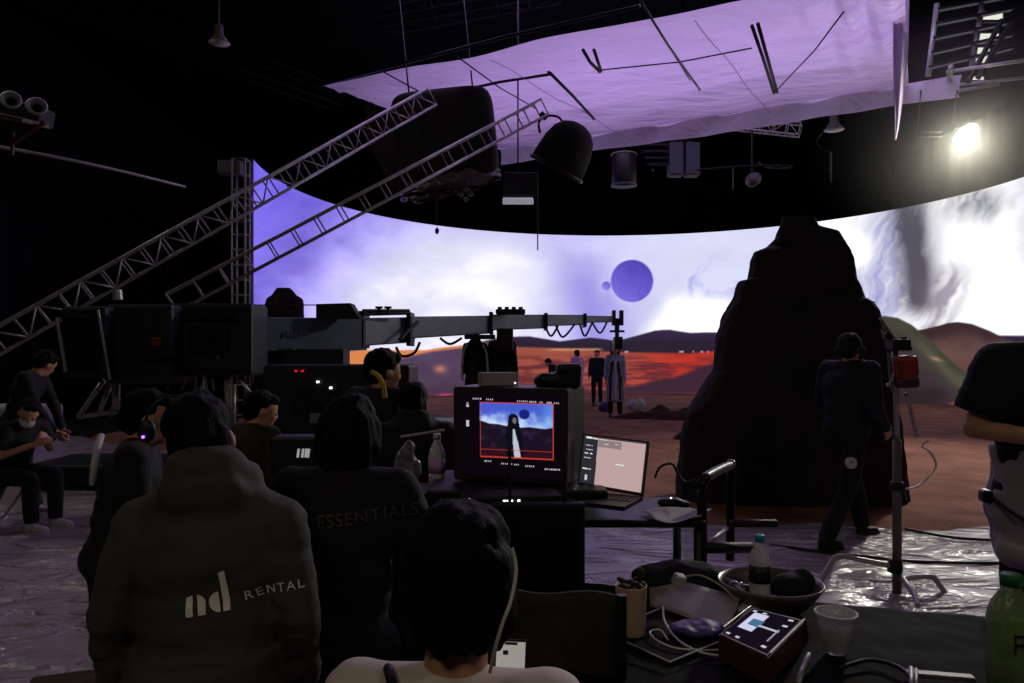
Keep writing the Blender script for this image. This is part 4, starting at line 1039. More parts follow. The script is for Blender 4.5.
bm = NB(); box(bm, at(505, 340, 13.5), (.3, .3, .42), bev=.03); box(bm, at(480, 337, 13.3), (.55, .2, .08), bev=.01); build('under_carriage', bm, 'bplas', cr)
for q in ([(440, 338), (450, 344), (462, 338)], [(396, 347), (402, 356), (414, 353), (420, 342)], [(545, 326), (551, 336), (558, 326)], [(556, 326), (563, 337), (575, 324)], [(580, 325), (585, 336), (592, 323)], [(592, 322), (600, 333), (607, 322)]):
    Yq = np.interp(q[0][0], [396, 440, 545, 607], [11.5, 12.6, 15.2, 17.3])
    bm = NB(); tube(bm, [at(*p, Yq) for p in q], .022); build('hose', bm, 'rubber', cr, True)
bm = NB(); tube(bm, [at(418, 322, 11.9), at(409, 330, 11.7), at(400, 340, 11.5)], .03); build('lever', bm, 'rubber', cr, True)
bm = NB(); a = at(617, 320, 17.7)
box(bm, a+Vector((-.08, 0, .05)), (.08, .2, .36), bev=.01); box(bm, a+Vector((.10, 0, .05)), (.09, .2, .36), bev=.01); box(bm, a+Vector((0, 0, .0)), (.25, .16, .08)); cyl(bm, a+Vector((0, 0, -.02)), a+Vector((0, 0, -.3)), .06); box(bm, a+Vector((0, 0, -.27)), (.34, .14, .05)); build('remote_head', bm, 'bplas', cr)
bm = NB(); box(bm, a+Vector((.02, 0, -.55)), (.2, .34, .30), bev=.03); cyl(bm, a+Vector((.02, .1, -.55)), a+Vector((.02, .38, -.56)), .08, .09); cyl(bm, a+Vector((0, 0, -.3)), a+Vector((0, 0, -.45)), .05); build('mounted_camera', bm, 'bplas', cr)
# rear: trapezoid box, counterweight, base
bm = NB(); v_ = [bm.verts.new(at(*p, 10.4)) for p in ((316, 304), (350, 303), (359, 318), (316, 318))]; fc = bm.faces.new(v_); r = bmesh.ops.extrude_face_region(bm, geom=[fc]); bmesh.ops.translate(bm, vec=(0, .3, 0), verts=[v for v in r['geom'] if isinstance(v, bmesh.types.BMVert)]); build('control_housing', bm, 'bplas', cr)
bm = NB(); box(bm, (at(300, 360, 9.95).x, 10.2, at(300, 360, 9.95).z), (1.15, .4, .30), bev=.02); build('arm_cradle', bm, 'cranedk', cr)
bm = NB(); tube(bm, [at(250, 305, 9.9), at(318, 305, 10.4)], .008, smooth=False); build('tension_wire', bm, 'dsteel', cr)
for (u0, v0, u1, v1, Y_, dy, m) in ((60, 306, 106, 378, 8.3, .7, 'cranedk'), (104, 304, 172, 384, 8.5, .75, 'cranedk'), (166, 303, 252, 376, 8.8, .6, 'cranedk')):
    a, b = at(u0, v0, Y_), at(u1, v1, Y_); bm = NB(); box(bm, ((a.x+b.x)/2, Y_+dy/2, (a.z+b.z)/2), (b.x-a.x, dy, a.z-b.z), bev=.04); bx_ = build('counterweight_box', bm, m, cr)
bm = NB()
for k in range(7): box(bm, at(82, 318+9*k, 8.27), (.40, .03, .06), bev=.01)
build('weight_plates', bm, 'dsteel', cr)
bm = NB(); box(bm, at(205, 318, 8.75), (.8, .06, .05)); box(bm, at(178, 357, 8.4), (.9, .05, .04)); box(bm, at(208, 340, 8.76), (.45, .05, .3), bev=.03); build('side_panel', bm, 'dsteel', cr)
bm = NB(); cyl(bm, at(57, 318, 8.2), at(66, 372, 8.2), .02); cyl(bm, at(98, 310, 8.25), at(110, 380, 8.25), .015); cyl(bm, at(118, 300, 8.4), at(117, 290, 8.4), .05); build('guard_rod', bm, 'steel', cr)
bm = NB(); box(bm, at(156, 342, 8.45), (.10, .04, .10), bev=.01); build('red_button', bm, 'red', cr)
bm = NB()
for u in (170, 186, 196, 207, 214): cyl(bm, at(u+random.uniform(-2, 2), 378, 8.7), at(u+random.uniform(-5, 5), 390, 8.7), .015)
build('hanging_straps', bm, 'gplas', cr)
# crane column and dolly below
for i, q in enumerate((((116, 380), (116, 412)), ((116, 412), (78, 417)), ((78, 417), (104, 380)), ((110, 384), (98, 416)), ((118, 398), (110, 416)))):
    bm = NB(); cyl(bm, at(*q[0], 9.0), at(*q[1], 9.0), .03 if i != 0 else .045); build('base_strut', bm, 'steel', cr, True)
for i, q in enumerate((((227, 378), (229, 430)), ((234, 385), (234, 428)), ((237, 378), (250, 392)))):
    bm = NB(); cyl(bm, at(*q[0], 9.0), at(*q[1], 9.0), .04 if i < 1 else .02); build('base_strut', bm, 'steel', cr, True)
bm = NB(); box(bm, (-4.05, 9.1, .22), (3.3, 1.1, .2), bev=.04); build('dolly_platform', bm, 'cranedk', cr)
bm = NB(); cyl(bm, (-4.0, 9.3, .3), (-4.0, 9.3, 1.4), .16, .12, 20); build('column', bm, 'cranedk', cr, True)
for x in (-5.4, -2.7):
    for y in (8.6, 9.6):
        bm = NB(); cyl(bm, (x-.08, y, .14), (x+.08, y, .14), .12, seg=20); build('wheel', bm, 'rubber', cr, True)
# worn lettering on arm: blurred pale marks
for k, wd_ in enumerate((6, 4, 4, 4, 3)):
    bm = NB(); u = 286+k*5; f_ = (u-240)/122.; a = at(u, 334, 1/((1-f_)/9.6+f_/11.)-.03)
    box(bm, a, (wd_*.0085, .008, .085))
    build('arm_marking', bm, 'txtm', cr)
bm = NB(); box(bm, at(287, 349, 9.9), (.22, .02, .035)); build('pale_plate', bm, 'txtm', cr)
bm = NB(); box(bm, at(343, 355, 10.2), (.10, .03, .05)); build('teal_lamp', bm, 'ledg', cr)
# rear equipment under arm
eq = thing('equipment_rack', 'dark equipment rack with small indicator lights under the crane arm', 'rack', at(335, 420, 7.5)); e0 = Vector(eq.location); eq.location.z = 0
bm = NB(); box(bm, (0, .4, .75), (1.5, .7, 1.5), bev=.03); build('cabinet', bm, 'bplas', eq)
bm = NB(); box(bm, (-.2, .04, 1.1), (.5, .02, .3), bev=.01); box(bm, (.38, .04, 1.1), (.4, .02, .3), bev=.01); build('faceplate', bm, 'dsteel', eq)
for (u, v, m) in ((295, 371, 'ledr'), (301.5, 371, 'ledr'), (317, 382, 'led'), (330, 388, 'led')):
    q = at(u, v, 7.5)-Vector(eq.location); bm = NB(); box(bm, (q.x, .03, q.z), (.025, .02, .02)); build('indicator_light', bm, m, eq)

# ------------------------------------------------------------ monitor cart
def quadpt(p00, p10, p11, p01, s, t):
    return p00.lerp(p10, s).lerp(p01.lerp(p11, s), t)
def screen(name, p00, p10, p11, p01, n, m_, func, mat_, parent):
    vs = []; uu, vv = np.meshgrid(np.linspace(0, 1, n+1), np.linspace(0, 1, m_+1))
    for t in np.linspace(0, 1, m_+1):
        for s in np.linspace(0, 1, n+1): vs.append(tuple(quadpt(p00, p10, p11, p01, s, t)))
    fs = [(j*(n+1)+i, j*(n+1)+i+1, (j+1)*(n+1)+i+1, (j+1)*(n+1)+i) for j in range(m_) for i in range(n)]
    me = bpy.data.meshes.new(name); me.from_pydata(vs, [], fs); setattr_pixels(me, l2(func(uu, vv)).reshape(-1, 3))
    return link(name, me, mat_, parent)
M['monpix'] = screen_mat('monitor_pixels', 1.0)
mt = thing('monitor', 'boxy director\'s monitor showing a long-haired figure under a planet', 'monitor', (0, 0, 0))
mTL, mTR, mBR, mBL = at(453, 386.5, 3.05), at(567.7, 389, 2.9), at(567.7, 486, 2.9), at(453.4, 479.5, 3.05)
ex = (mTR-mTL).normalized(); ey = (mTL-mBL).normalized(); en = ex.cross(ey).normalized()   # towards the viewer
if en.y > 0: en = -en
bk = -en*.30
mt.location = (mBL+mBR)/2+bk/2; m0 = Vector(mt.location)
bm = NB(); q = [mTL, mTR, mBR, mBL]; ff = [bm.verts.new(p-m0) for p in q]; fb = [bm.verts.new(p+bk-m0) for p in q]
bm.faces.new(ff); bm.faces.new(fb[::-1])
for i in range(4): bm.faces.new((ff[i], ff[(i+1) % 4], fb[(i+1) % 4], fb[i]))
bmesh.ops.bevel(bm, geom=bm.edges[:], offset=.006, segments=2, affect='EDGES'); build('monitor_case', bm, mat('monitor_case', (50, 46, 50), .45), mt)
def inset(s, t): return quadpt(mTL, mTR, mBR, mBL, s, t)+en*.004-m0
def monpic(u, v):
    # u, v in picture space: x 0..1 left to right over 459..560, y 0..1 down over 392..482
    px = 459+u*101; py = 392+v*90
    col = np.zeros(u.shape+(3,))+np.array([10, 6, 12.])
    ins = (px > 480.5) & (px < 553.5) & (py > 401.5) & (py < 461.5)
    n = fbm(px/9, py/7, 4, 5)
    sky = np.zeros(u.shape+(3,))+np.array([70, 92, 205.]); sky = mixc(sky, (200, 222, 250), np.clip(sst(408, 424, py+n*14-8), 0, 1)*np.clip(.35+n, 0, 1))
    sky = mixc(sky, (96, 150, 235), sst(535, 550, px)*.6)
    sky = mixc(sky, (24, 34, 120), sst(5.8, 4.6, np.hypot(px-525, py-414)))
    rd = np.interp(px, [480, 490, 500, 515, 530, 545, 554], [421.5, 425, 425.5, 429, 427.5, 429, 427])
    gr = np.zeros(u.shape+(3,))+np.array([26, 18, 34.]); gr = mixc(gr, (50, 34, 66), sst(.5, .8, n)); gr = mixc(gr, (50, 14, 30), sst(448, 458, py))
    sky = mixc(sky, (0, 0, 0), np.zeros(u.shape)); k = sst(-.6, .6, py-rd)
    im = sky*(1-k)[..., None]+gr*k[..., None]
    # figure: hair, face, dark coat, white shirt
    hw = np.interp(py, [413, 416, 422, 428, 436, 446, 461], [1, 4.5, 5.4, 6.2, 8.5, 8.5, 8.5]); cxf = np.interp(py, [413, 430, 461], [514, 514.5, 516])
    fg = (np.abs(px-cxf) < hw) & (py > 413.5); im = np.where(fg[..., None], np.array([16, 14, 24.]), im)
    fa = (np.hypot((px-515.4)/2.0, (py-421)/3.2) < 1); im = np.where(fa[..., None], np.array([120, 100, 110.]), im)
    sh = (np.abs(px-np.interp(py, [430, 461], [514.5, 518.5])) < np.interp(py, [430, 436, 445, 461], [1., 1.4, 2.6, 3.2])) & (py > 430); im = np.where(sh[..., None], np.array([186, 192, 206.]), im)
    col = np.where(ins[..., None], im, col)
    fr = (((np.abs(px-481.5) < .5) | (np.abs(px-552.6) < .6)) & (py > 402) & (py < 461)) | (((np.abs(py-402.2) < .5) | (np.abs(py-461) < .6) | (np.abs(py-453) < .4)) & (px > 481) & (px < 553))
    col = np.where(fr[..., None], np.array([190, 60, 44.]), col)
    return col
n0_, n1_ = .052, .945
screen('screen', inset(n0_, .06), inset(n1_, .06), inset(n1_, .94), inset(n0_, .94), 202, 180, monpic, 'monpix', mt)
bm = NB()
def mark(u, v, w_, h_):
    s = (u-453)/114.7; t = (v-387)/96
    p = inset(s, t)+en*.002; p2 = p+ex*w_/F*2.95; 
    vv_ = [p, p2, p2-ey*h_/F*2.95, p-ey*h_/F*2.95]; f_ = [bm.verts.new(x) for x in vv_]; bm.faces.new(f_)
for (u0, u1, v) in ((474, 483, 398), (488, 494, 398.5), (519, 529, 399.5), (531, 537, 399.8), (541, 544, 400), (548, 553, 400.2), (555, 559, 400.5), (486, 493, 461.2), (503, 514, 463), (516, 521, 463.4), (527, 535, 464.3), (546, 560, 466.4)):
    u = u0
    while u < u1: mark(u, v, random.choice((1.0, 1.4, .8)), 1.6); u += 1.9
mark(467.6, 403, 2.2, 1); mark(467.4, 405, 2.8, 2.4); mark(467.2, 421, 3.2, 6.5)
build('on_screen_readouts', bm, mat('readout_white', (220, 220, 220), emit=(210, 210, 215), estr=.7), mt)
# on top of the monitor
def boxthing(name, label, cat, px, Y_, size, rot, m, bev=.008):
    bm = NB(); box(bm, (0, 0, size[2]/2), size, bev=bev); o = build(name, bm, m); o.location = at(*px, Y_); o.rotation_euler = rot; return tag(o, label, cat)
zt = mTL.z
tbx = thing('transmitter_box', 'small grey metal box standing on top of the monitor', 'box', (at(498, 386, 3.13).x, 3.13, mTL.z+.001), R(12))
bm = NB(); box(bm, (0, 0, .028), (.155, .11, .055), bev=.004); build('casing', bm, 'grey', tbx)
bm = NB(); ell(bm, (.062, -.057, .012), (.003,)*3, None, 8, 6); build('indicator_light', bm, 'led', tbx)
bm = NB(); box(bm, (.035, 0, .05), (.10, .14, .10), bev=.012); box(bm, (-.03, 0, .03), (.12, .14, .06), bev=.02); ell(bm, (-.06, 0, .03), (.05, .07, .03)); bg = blob('camera_bag', bm, 'bplas', None, .008, 3, .006, 14); bg.location = (at(560, 386, 3.1).x, 3.1, mTR.z-.004); tag(bg, 'soft black pouch lying on the right of the monitor top', 'bag')

# cart
ct = thing('equipment_cart', 'black rolling cart with tubular handle carrying the monitor and laptop', 'cart', (.22, 3.05, 0)); c_ = Vector(ct.location)
ZT = mBL.z-.006 if mBL.z < mBR.z else mBR.z-.006
ZS = 1.6-(498-HV)/F*2.86
bm = NB(); box(bm, (-.20, .06, ZT-.03), (.70, .52, .055), bev=.008); build('shelf', bm, 'bplas', ct)
bm = NB(); box(bm, (.09, .0, .955), (.86, .46, .03), bev=.008); build('shelf', bm, 'bplas', ct)
bm = NB(); box(bm, (.0, .0, .22), (.98, .50, .03), bev=.008); build('shelf', bm, 'bplas', ct)
for x, y in ((-.46, -.2), (.50, -.19), (.505, .2), (-.46, .22)):
    bm = NB(); cyl(bm, (x, y, .10), (x, y, .95), .018); build('post', bm, 'bplas', ct, True)
    bm = NB(); cyl(bm, (x-.02, y, .06), (x+.02, y, .06), .055, seg=20); build('caster', bm, 'rubber', ct, True)
a1_, a2_ = at(702, 560, 2.86)-c_, at(728, 556, 3.3)-c_
hp = [at(702, 572, 2.86), at(702, 492, 2.86), at(703, 482, 2.87), at(708, 476, 2.9), at(729, 466, 3.28), at(731, 472, 3.3), at(730, 560, 3.3)]
bm = NB(); tube(bm, [p-c_ for p in hp], .020, seg=12, n=6); build('push_handle', bm, 'dsteel', ct, True)
bm = NB(); cyl(bm, at(731, 523.5, 3.2)-c_, at(777, 523.5, 3.2)-c_, .017); build('side_bar', bm, 'rubber', ct, True); bm = NB(); cyl(bm, at(702, 548, 2.86)-c_, at(750, 547.5, 3.0)-c_, .022); build('side_bar', bm, 'rubber', ct, True)
bm = NB(); cyl(bm, at(706, 545, 2.9)-c_, at(727, 528, 3.25)-c_, .009); build('handle_brace', bm, 'steel', ct, True)
# skirt cloth around the left half of the cart
def skirt(s, t):
    pts = [(-.33, 3.28), (-.36, 2.78), (.12, 2.74), (.185, 2.79), (.19, 3.2)]
    L = [0]; 
    for a, b in zip(pts, pts[1:]): L.append(L[-1]+math.dist(a, b))
    d = s*L[-1]; x = np.interp(d, L, [p[0] for p in pts]); y = np.interp(d, L, [p[1] for p in pts])
    z = (ZT-.045)*(1-t)+.25*t; fl = .03*t*math.sin(s*40)+.05*t
    ox = (x+.05)*.55*t
    return (x+ox+fl*.2, y-fl-.02, z)
o = grid('cart_skirt', skirt, 140, 20, 'table', thick=.006); tag(o, 'black cloth skirt hanging round the monitor side of the cart', 'cloth')
# lower dark display hung on the cart front
ld = thing('standby_monitor', 'switched-off black display hanging on the cart below the lit monitor', 'monitor', at(538, 553, 2.62))
bm = NB(); box(bm, (0, 0, 0), (.33, .035, .36), bev=.008); build('display_case', bm, 'bplas', ld)
bm = NB(); box(bm, (0, -.019, .015), (.29, .003, .29), bev=.001); build('screen', bm, mat('dark_glass', (22, 19, 26), .12), ld)
bm = NB(); box(bm, (-.05, -.022, -.158), (.03, .003, .008)); build('badge', bm, 'txtd', ld)
for x in (-.1, .1):
    bm = NB(); cyl(bm, (x, .01, .17), (x, .05, .36), .006); build('hook', bm, 'dsteel', ld)
# recorder box below monitor with bright marks
rc = thing('recorder_unit', 'black recorder unit with small white lights in front of the monitor base', 'recorder', at(510, 503, 2.72), R(8)); 
bm = NB(); box(bm, (0, 0, .015), (.36, .14, .045), bev=.006); build('casing', bm, 'bplas', rc)
for k in range(5):
    bm = NB(); box(bm, (-.03+.013*k, -.072, .022), (.009, .002, .007)); build('indicator_light', bm, 'led' if k != 3 else 'txtm', rc)
bm = NB(); ell(bm, (-.155, -.072, .03), (.005,)*3, None, 8, 6); build('indicator_light', bm, 'led', rc)

# laptop
lp = thing('laptop', 'open laptop with pale dialog on its screen, right of the monitor', 'laptop', (0, 0, 0))
lTL, lTR, lBR, lBL = at(583, 433.5, 3.05), at(649, 441.5, 2.92), at(643, 496.5, 2.88), at(577.5, 485, 3.02)
lx = (lTR-lTL).normalized(); ly = (lTL-lBL).normalized(); ln = lx.cross(ly).normalized(); 
if ln.y > 0: ln = -ln
lp.location = (lBL+lBR)/2; l0 = Vector(lp.location)
q = [lTL, lTR, lBR, lBL]; bm = NB(); ff = [bm.verts.new(p-l0) for p in q]; fb = [bm.verts.new(p-ln*.012-l0) for p in q]
bm.faces.new(ff); bm.faces.new(fb[::-1])
for i in range(4): bm.faces.new((ff[i], ff[(i+1) % 4], fb[(i+1) % 4], fb[i]))
build('lid', bm, 'bplas', lp)
def lin_(s, t): return quadpt(lTL, lTR, lBR, lBL, s, t)+ln*.007-l0
def lappic(u, v):
    col = np.zeros(u.shape+(3,))+np.array([188, 160, 160.]); side = u < .235+.02*v
    col = np.where(side[..., None], np.array([44, 42, 50.]), col)
    col = np.where(((u > .25) & (u < .62) & (v > .06) & (v < .21))[..., None], np.array([138, 122, 126.]), col)
    col = np.where((v < .035)[..., None], np.array([60, 54, 60.]), col)
    wht = np.array([235, 235, 235.])
    def bar(a, b, c, d):
        nonlocal col
        k = (u > a) & (u < b) & (v > c) & (v < d) & (vnoise(u*90, v*0+c*50, 3) > .3); col = np.where(k[..., None], wht, col)
    bar(.04, .14, .02, .055); bar(.15, .25, .03, .06); bar(.04, .16, .19, .21); bar(.04, .17, .28, .30); bar(.04, .17, .36, .38); bar(.04, .15, .45, .47); bar(.03, .17, .68, .705); bar(.08, .12, .82, .93)
    bar(.56, .70, .50, .535); bar(.34, .41, .125, .145); bar(.52, .58, .10, .12); bar(.27, .4, .045, .06)
    return col
screen('screen', lin_(.03, .03), lin_(.97, .03), lin_(.97, .94), lin_(.03, .94), 110, 80, lappic, 'monpix', lp)
bd = Vector((0, 0, 0)); fwd = (-Vector((lx.y, -lx.x, 0))).normalized()
if fwd.y > 0: fwd = -fwd
bm = NB(); q = [lBL, lBR, lBR+fwd*.22, lBL+fwd*.22]; zb = min(p.z for p in q)
q = [Vector((p.x, p.y, zb)) for p in q]
ff = [bm.verts.new(p-l0) for p in q]; fb = [bm.verts.new(p-l0-Vector((0, 0, .016))) for p in q]; bm.faces.new(ff); bm.faces.new(fb[::-1])
for i in range(4): bm.faces.new((ff[i], ff[(i+1) % 4], fb[(i+1) % 4], fb[i]))
build('keyboard_base', bm, 'bplas', lp)
bm = NB()
for r_ in range(5):
    for k in range(13):
        p = q[0].lerp(q[1], .06+k*.073)+fwd*(.03+r_*.022)-l0; box(bm, p+Vector((0, 0, .002)), (.014, .014, .003), rot=(0, 0, math.atan2(lx.y, lx.x)))
build('keys', bm, 'dsteel', lp)
# papers, mouse and cables on the cart shelf
def paperf(s, t):
    a = at(640, 507, 2.92).lerp(at(712, 494, 3.05), s); b = at(655, 520, 2.78).lerp(at(700, 522, 2.78), s)
    p = a.lerp(b, t); p.z = .975+.012*math.sin(s*5+t*3)+.004; return p
o = grid('paper_sheet', paperf, 14, 10, 'purple' if False else 'paper', thick=.001); tag(o, 'curled violet-lit paper on the right end of the cart', 'paper')
bm = NB(); ell(bm, (0, 0, .02), (.055, .035, .022)); box(bm, (.02, .02, .012), (.12, .07, .022), bev=.008); o = blob('power_adapter', bm, 'bplas', None, .005, 2); o.location = (at(672, 487, 3.02).x, 3.05, .972); tag(o, 'black adapter lying on the cart right of the laptop', 'adapter')
bm = NB(); tube(bm, [at(655, 478, 3.1), at(660, 467, 3.1), at(672, 464, 3.1), at(678, 474, 3.1), at(685, 482, 3.1), at(695, 480, 3.1)], .005); 
tag(build('cable', bm, 'rubber', None, True), 'looped black cable behind the laptop on the cart', 'cable')
bm = NB(); ell(bm, (0, 0, 0), (.004, .003, .0035), None, 8, 6); o = build('status_light', bm, 'led'); o.location = at(671, 498, 2.97); tag(o, 'tiny white status light on the cart beside the laptop', 'light')

# stand, bottles and bag left of monitor
def bottle(name, label, loc, h, r, m, capm, lbl=None, liquid=None, rotx=0, cat='bottle', group=None):
    t = thing(name, label, cat, loc, 0, group); t.rotation_euler = (rotx, 0, 0)
    bm = NB(); lathe(bm, [(0, .002), (r*.8, 0), (r, h*.03), (r, h*.28), (r*.95, h*.33), (r, h*.38), (r, h*.62), (r*.82, h*.74), (r*.42, h*.86), (r*.38, h*.92), (0, h*.92)]); build('bottle_body', bm, m, t, True)
    bm = NB(); lathe(bm, [(0, h*.90), (r*.46, h*.90), (r*.46, h*.99), (r*.4, h), (0, h)]); build('cap', bm, capm, t, True)
    if lbl:
        bm = NB(); lathe(bm, [(r*1.015, h*.34), (r*1.015, h*.58), (r*1.03, h*.58), (r*1.03, h*.34), (r*1.015, h*.34)]); build('paper_label', bm, lbl, t, True)
    return t
pb = thing('boom_stand', 'thin pale boom bar on a stand left of the monitor', 'stand', at(421, 434, 3.3)); b0 = Vector(pb.location)
bm = NB(); cyl(bm, at(401, 437, 3.3)-b0, at(444, 430, 3.3)-b0, .007); build('boom', bm, 'steel', pb)
bm = NB(); cyl(bm, at(406, 437, 3.3)-b0, (at(406, 437, 3.3)-b0)*1+Vector((0, 0, -1.15)), .012); build('stand_pole', bm, 'dsteel', pb)
for k in range(3):
    a = k*2*PI/3; bm = NB(); pt = at(406, 437, 3.3)-b0+Vector((0, 0, -1.0)); cyl(bm, pt, pt+Vector((.28*math.cos(a), .28*math.sin(a), -.235)), .009); build('leg', bm, 'dsteel', pb)
st_ = thing('side_table', 'small black side table left of the monitor cart', 'table', (-.34, 3.22, 0))
bm = NB(); box(bm, (0, 0, 1.0), (.36, .34, .03), bev=.006); build('tabletop', bm, 'bplas', st_)
for x in (-.15, .15):
    for y in (-.14, .14):
        bm = NB(); cyl(bm, (x, y, .0), (x, y, .99), .012); build('leg', bm, 'dsteel', st_)
bottle('water_bottle', 'clear water bottle with violet label just left of the monitor', (-.32, 3.15, 1.016), .25, .036, 'clear', 'white', lbl='pink')
bm = NB(); ell(bm, (0, 0, .08), (.06, .05, .09)); ell(bm, (.01, 0, .16), (.03, .03, .06)); o = blob('plastic_bag', bm, 'poly', None, .006, 2, .02, 14); o.location = (-.455, 3.17, 1.015); tag(o, 'small crumpled clear plastic bag beside the violet-labelled bottle', 'bag')
# control box with lights between the heads
cb = thing('control_box', 'small control box with white bars and a red light between the two crew heads', 'control box', at(300, 452, 2.95)); q0 = Vector(cb.location)
bm = NB(); box(bm, (0, .06, -.02), (.24, .12, .16), bev=.01); build('casing', bm, 'bplas', cb)
for i, (u, h_) in enumerate(((298.5, 9), (303, 9), (307.5, 9))):
    bm = NB(); q = at(u, 453, 2.95)-q0; box(bm, (q.x, -.004, q.z), (.009 if i < 2 else .018, .004, .035), rot=(0, R(8), 0)); build('light_bar', bm, mat('bar_glow', (190, 190, 190), emit=(190, 190, 195), estr=.5), cb)
for (u, v, m) in ((327, 461, 'led'), (331.5, 459, 'led'), (332, 468, 'ledr')):
    bm = NB(); q = at(u, v, 2.95)-q0; box(bm, (q.x, 0, q.z), (.008, .006, .014)); build('indicator_light', bm, m, cb)
bm = NB(); box(bm, (.13, .03, -.0), (.1, .05, .12), bev=.01); build('side_module', bm, 'bplas', cb)
bm = NB(); cyl(bm, (0, .06, -.1), (0, .06, -q0.z+.02), .018); build('stand_pole', bm, 'dsteel', cb)
bm = NB(); lathe(bm, [(0, .03), (.16, .01), (.17, 0), (0, 0)], c=(0, .06, -q0.z+.02)); build('stand_base', bm, 'dsteel', cb)
bm = NB(); box(bm, (0, 0, 0), (.10, .02, .10), bev=.004); o = build('tag_card', bm, 'txtm'); o.location = at(315, 418, 7.46); tag(o, 'small pale card fixed on the dark equipment rack', 'card')

# ------------------------------------------------------------ C-stand with lamp
csp = atz(897, 596, 0); cs = thing('light_stand', 'tall metal light stand with bent legs right of the walking man', 'stand', csp); s0 = Vector(csp); Ys = csp.y
def cpx(u, v, dy=0): return at(u, v, Ys+dy)-s0
bm = NB(); cyl(bm, cpx(897, 602), cpx(897, 440), .028); build('lower_pole', bm, 'gplas', cs, True)
bm = NB(); cyl(bm, cpx(897, 445), cpx(895, 345), .018); build('upper_pole', bm, 'steel', cs, True)
bm = NB(); cyl(bm, cpx(895, 560), cpx(895, 572), .045); build('collar', bm, 'rubber', cs, True); bm = NB(); cyl(bm, cpx(897, 482), cpx(897, 490), .04); build('collar', bm, 'rubber', cs, True)
bm = NB(); tube(bm, [cpx(893, 566), cpx(862, 560), cpx(842, 556), cpx(833, 560), cpx(820, 582, -.1)], .018); build('leg', bm, 'steel', cs, True)
bm = NB(); tube(bm, [cpx(900, 576), cpx(907, 584, -.15), cpx(914, 594, -.25), cpx(918, 606, -.35)], .018); build('leg', bm, 'steel', cs, True)
bm = NB(); tube(bm, [cpx(900, 581), cpx(915, 577), cpx(932, 577), cpx(938, 583), cpx(951, 602, .02)], .018); build('leg', bm, 'steel', cs, True)
bm = NB(); tube(bm, [cpx(883, 322), cpx(886, 335), cpx(889, 350), cpx(890, 372), cpx(893, 392)], .012); tube(bm, [cpx(880, 318), cpx(895, 340), cpx(902, 350)], .010); build('tangled_cable', bm, 'txtm', cs, True)
bm = NB(); tube(bm, [cpx(905, 393), cpx(911, 412), cpx(917, 437)], .012, smooth=False); build('arm_tube', bm, 'steel', cs, True)
lh = thing('stand_lamp_head', 'dark lamp head with red housing clamped on top of the light stand', 'lamp', at(903, 366, Ys-.05)); f0 = Vector(lh.location)
def lpx(u, v, dy=-.05): return at(u, v, Ys+dy)-f0
bm = NB(); box(bm, lpx(898, 345), (.12, .12, .08), bev=.015); box(bm, lpx(903, 341), (.03, .05, .05)); cyl(bm, lpx(892, 340), lpx(886, 333), .015); cyl(bm, lpx(905, 346), lpx(911, 349), .008, .015); build('camera_head', bm, 'bplas', lh)
bm = NB(); box(bm, lpx(904, 367), (.13, .16, .15), rot=(0, R(-6), 0), bev=.03); build('housing', bm, 'red', lh)
bm = NB(); box(bm, lpx(906, 382), (.115, .15, .075), rot=(0, R(-4), 0), bev=.02); build('battery', bm, 'brown', lh)
bm = NB(); ell(bm, lpx(888, 385), (.014, .014, .014)); tube(bm, [lpx(891, 356), lpx(894, 372), lpx(889, 384)], .006); build('clamp', bm, 'steel', lh, True)
bm = NB(); tube(bm, [at(929, 440, 7.0), at(922, 446, 7.0), at(930, 452, 6.9), at(936, 465, 6.9), at(929, 476, 6.8), at(918, 486, 6.7), at(906, 489, 6.5)], .009)
tag(build('cable', bm, 'wwire', None, True), 'wavy pale cable hanging right of the light stand', 'cable')
bm = NB(); tube(bm, [atz(770, 545, .03), atz(860, 556, .03), atz(930, 562, .03), atz(1030, 563, .03)], .012); tag(build('floor_cable', bm, 'wire', None, True), 'black cable crossing the plastic sheeting behind the light stand', 'cable')
bm = NB(); tube(bm, [atz(905, 529, .035), atz(960, 538, .035), atz(1030, 541, .035)], .012); tag(build('floor_cable', bm, 'wire', None, True), 'black cable along the sand edge at the right', 'cable')

# ------------------------------------------------------------ foreground table
ZTb = .75
tA, tB, tC, tD = Vector((.20, 2.78, ZTb)), Vector((1.55, 2.40, ZTb)), Vector((1.22, 1.30, ZTb)), Vector((.08, 1.45, ZTb))
ft = thing('folding_table', 'folding table under a black cloth in the foreground', 'table', (tA+tC)/2-Vector((0, 0, ZTb))); f0 = Vector(ft.location)
bm = NB(); pp = [tA, tB, tC, tD]; cen = (tA+tB+tC+tD)/4
ff = [bm.verts.new(cen+(p-cen)*.97-f0-Vector((0, 0, .012))) for p in pp]; fb = [bm.verts.new(cen+(p-cen)*.97-f0-Vector((0, 0, .045))) for p in pp]
bm.faces.new(ff); bm.faces.new(fb[::-1])
for i in range(4): bm.faces.new((ff[i], ff[(i+1) % 4], fb[(i+1) % 4], fb[i]))
build('tabletop', bm, 'bplas', ft)
for p in pp:
    q = cen+(p-cen)*.85-f0; bm = NB(); cyl(bm, (q.x, q.y, 0), (q.x, q.y, ZTb-.05), .015); build('leg', bm, 'dsteel', ft)
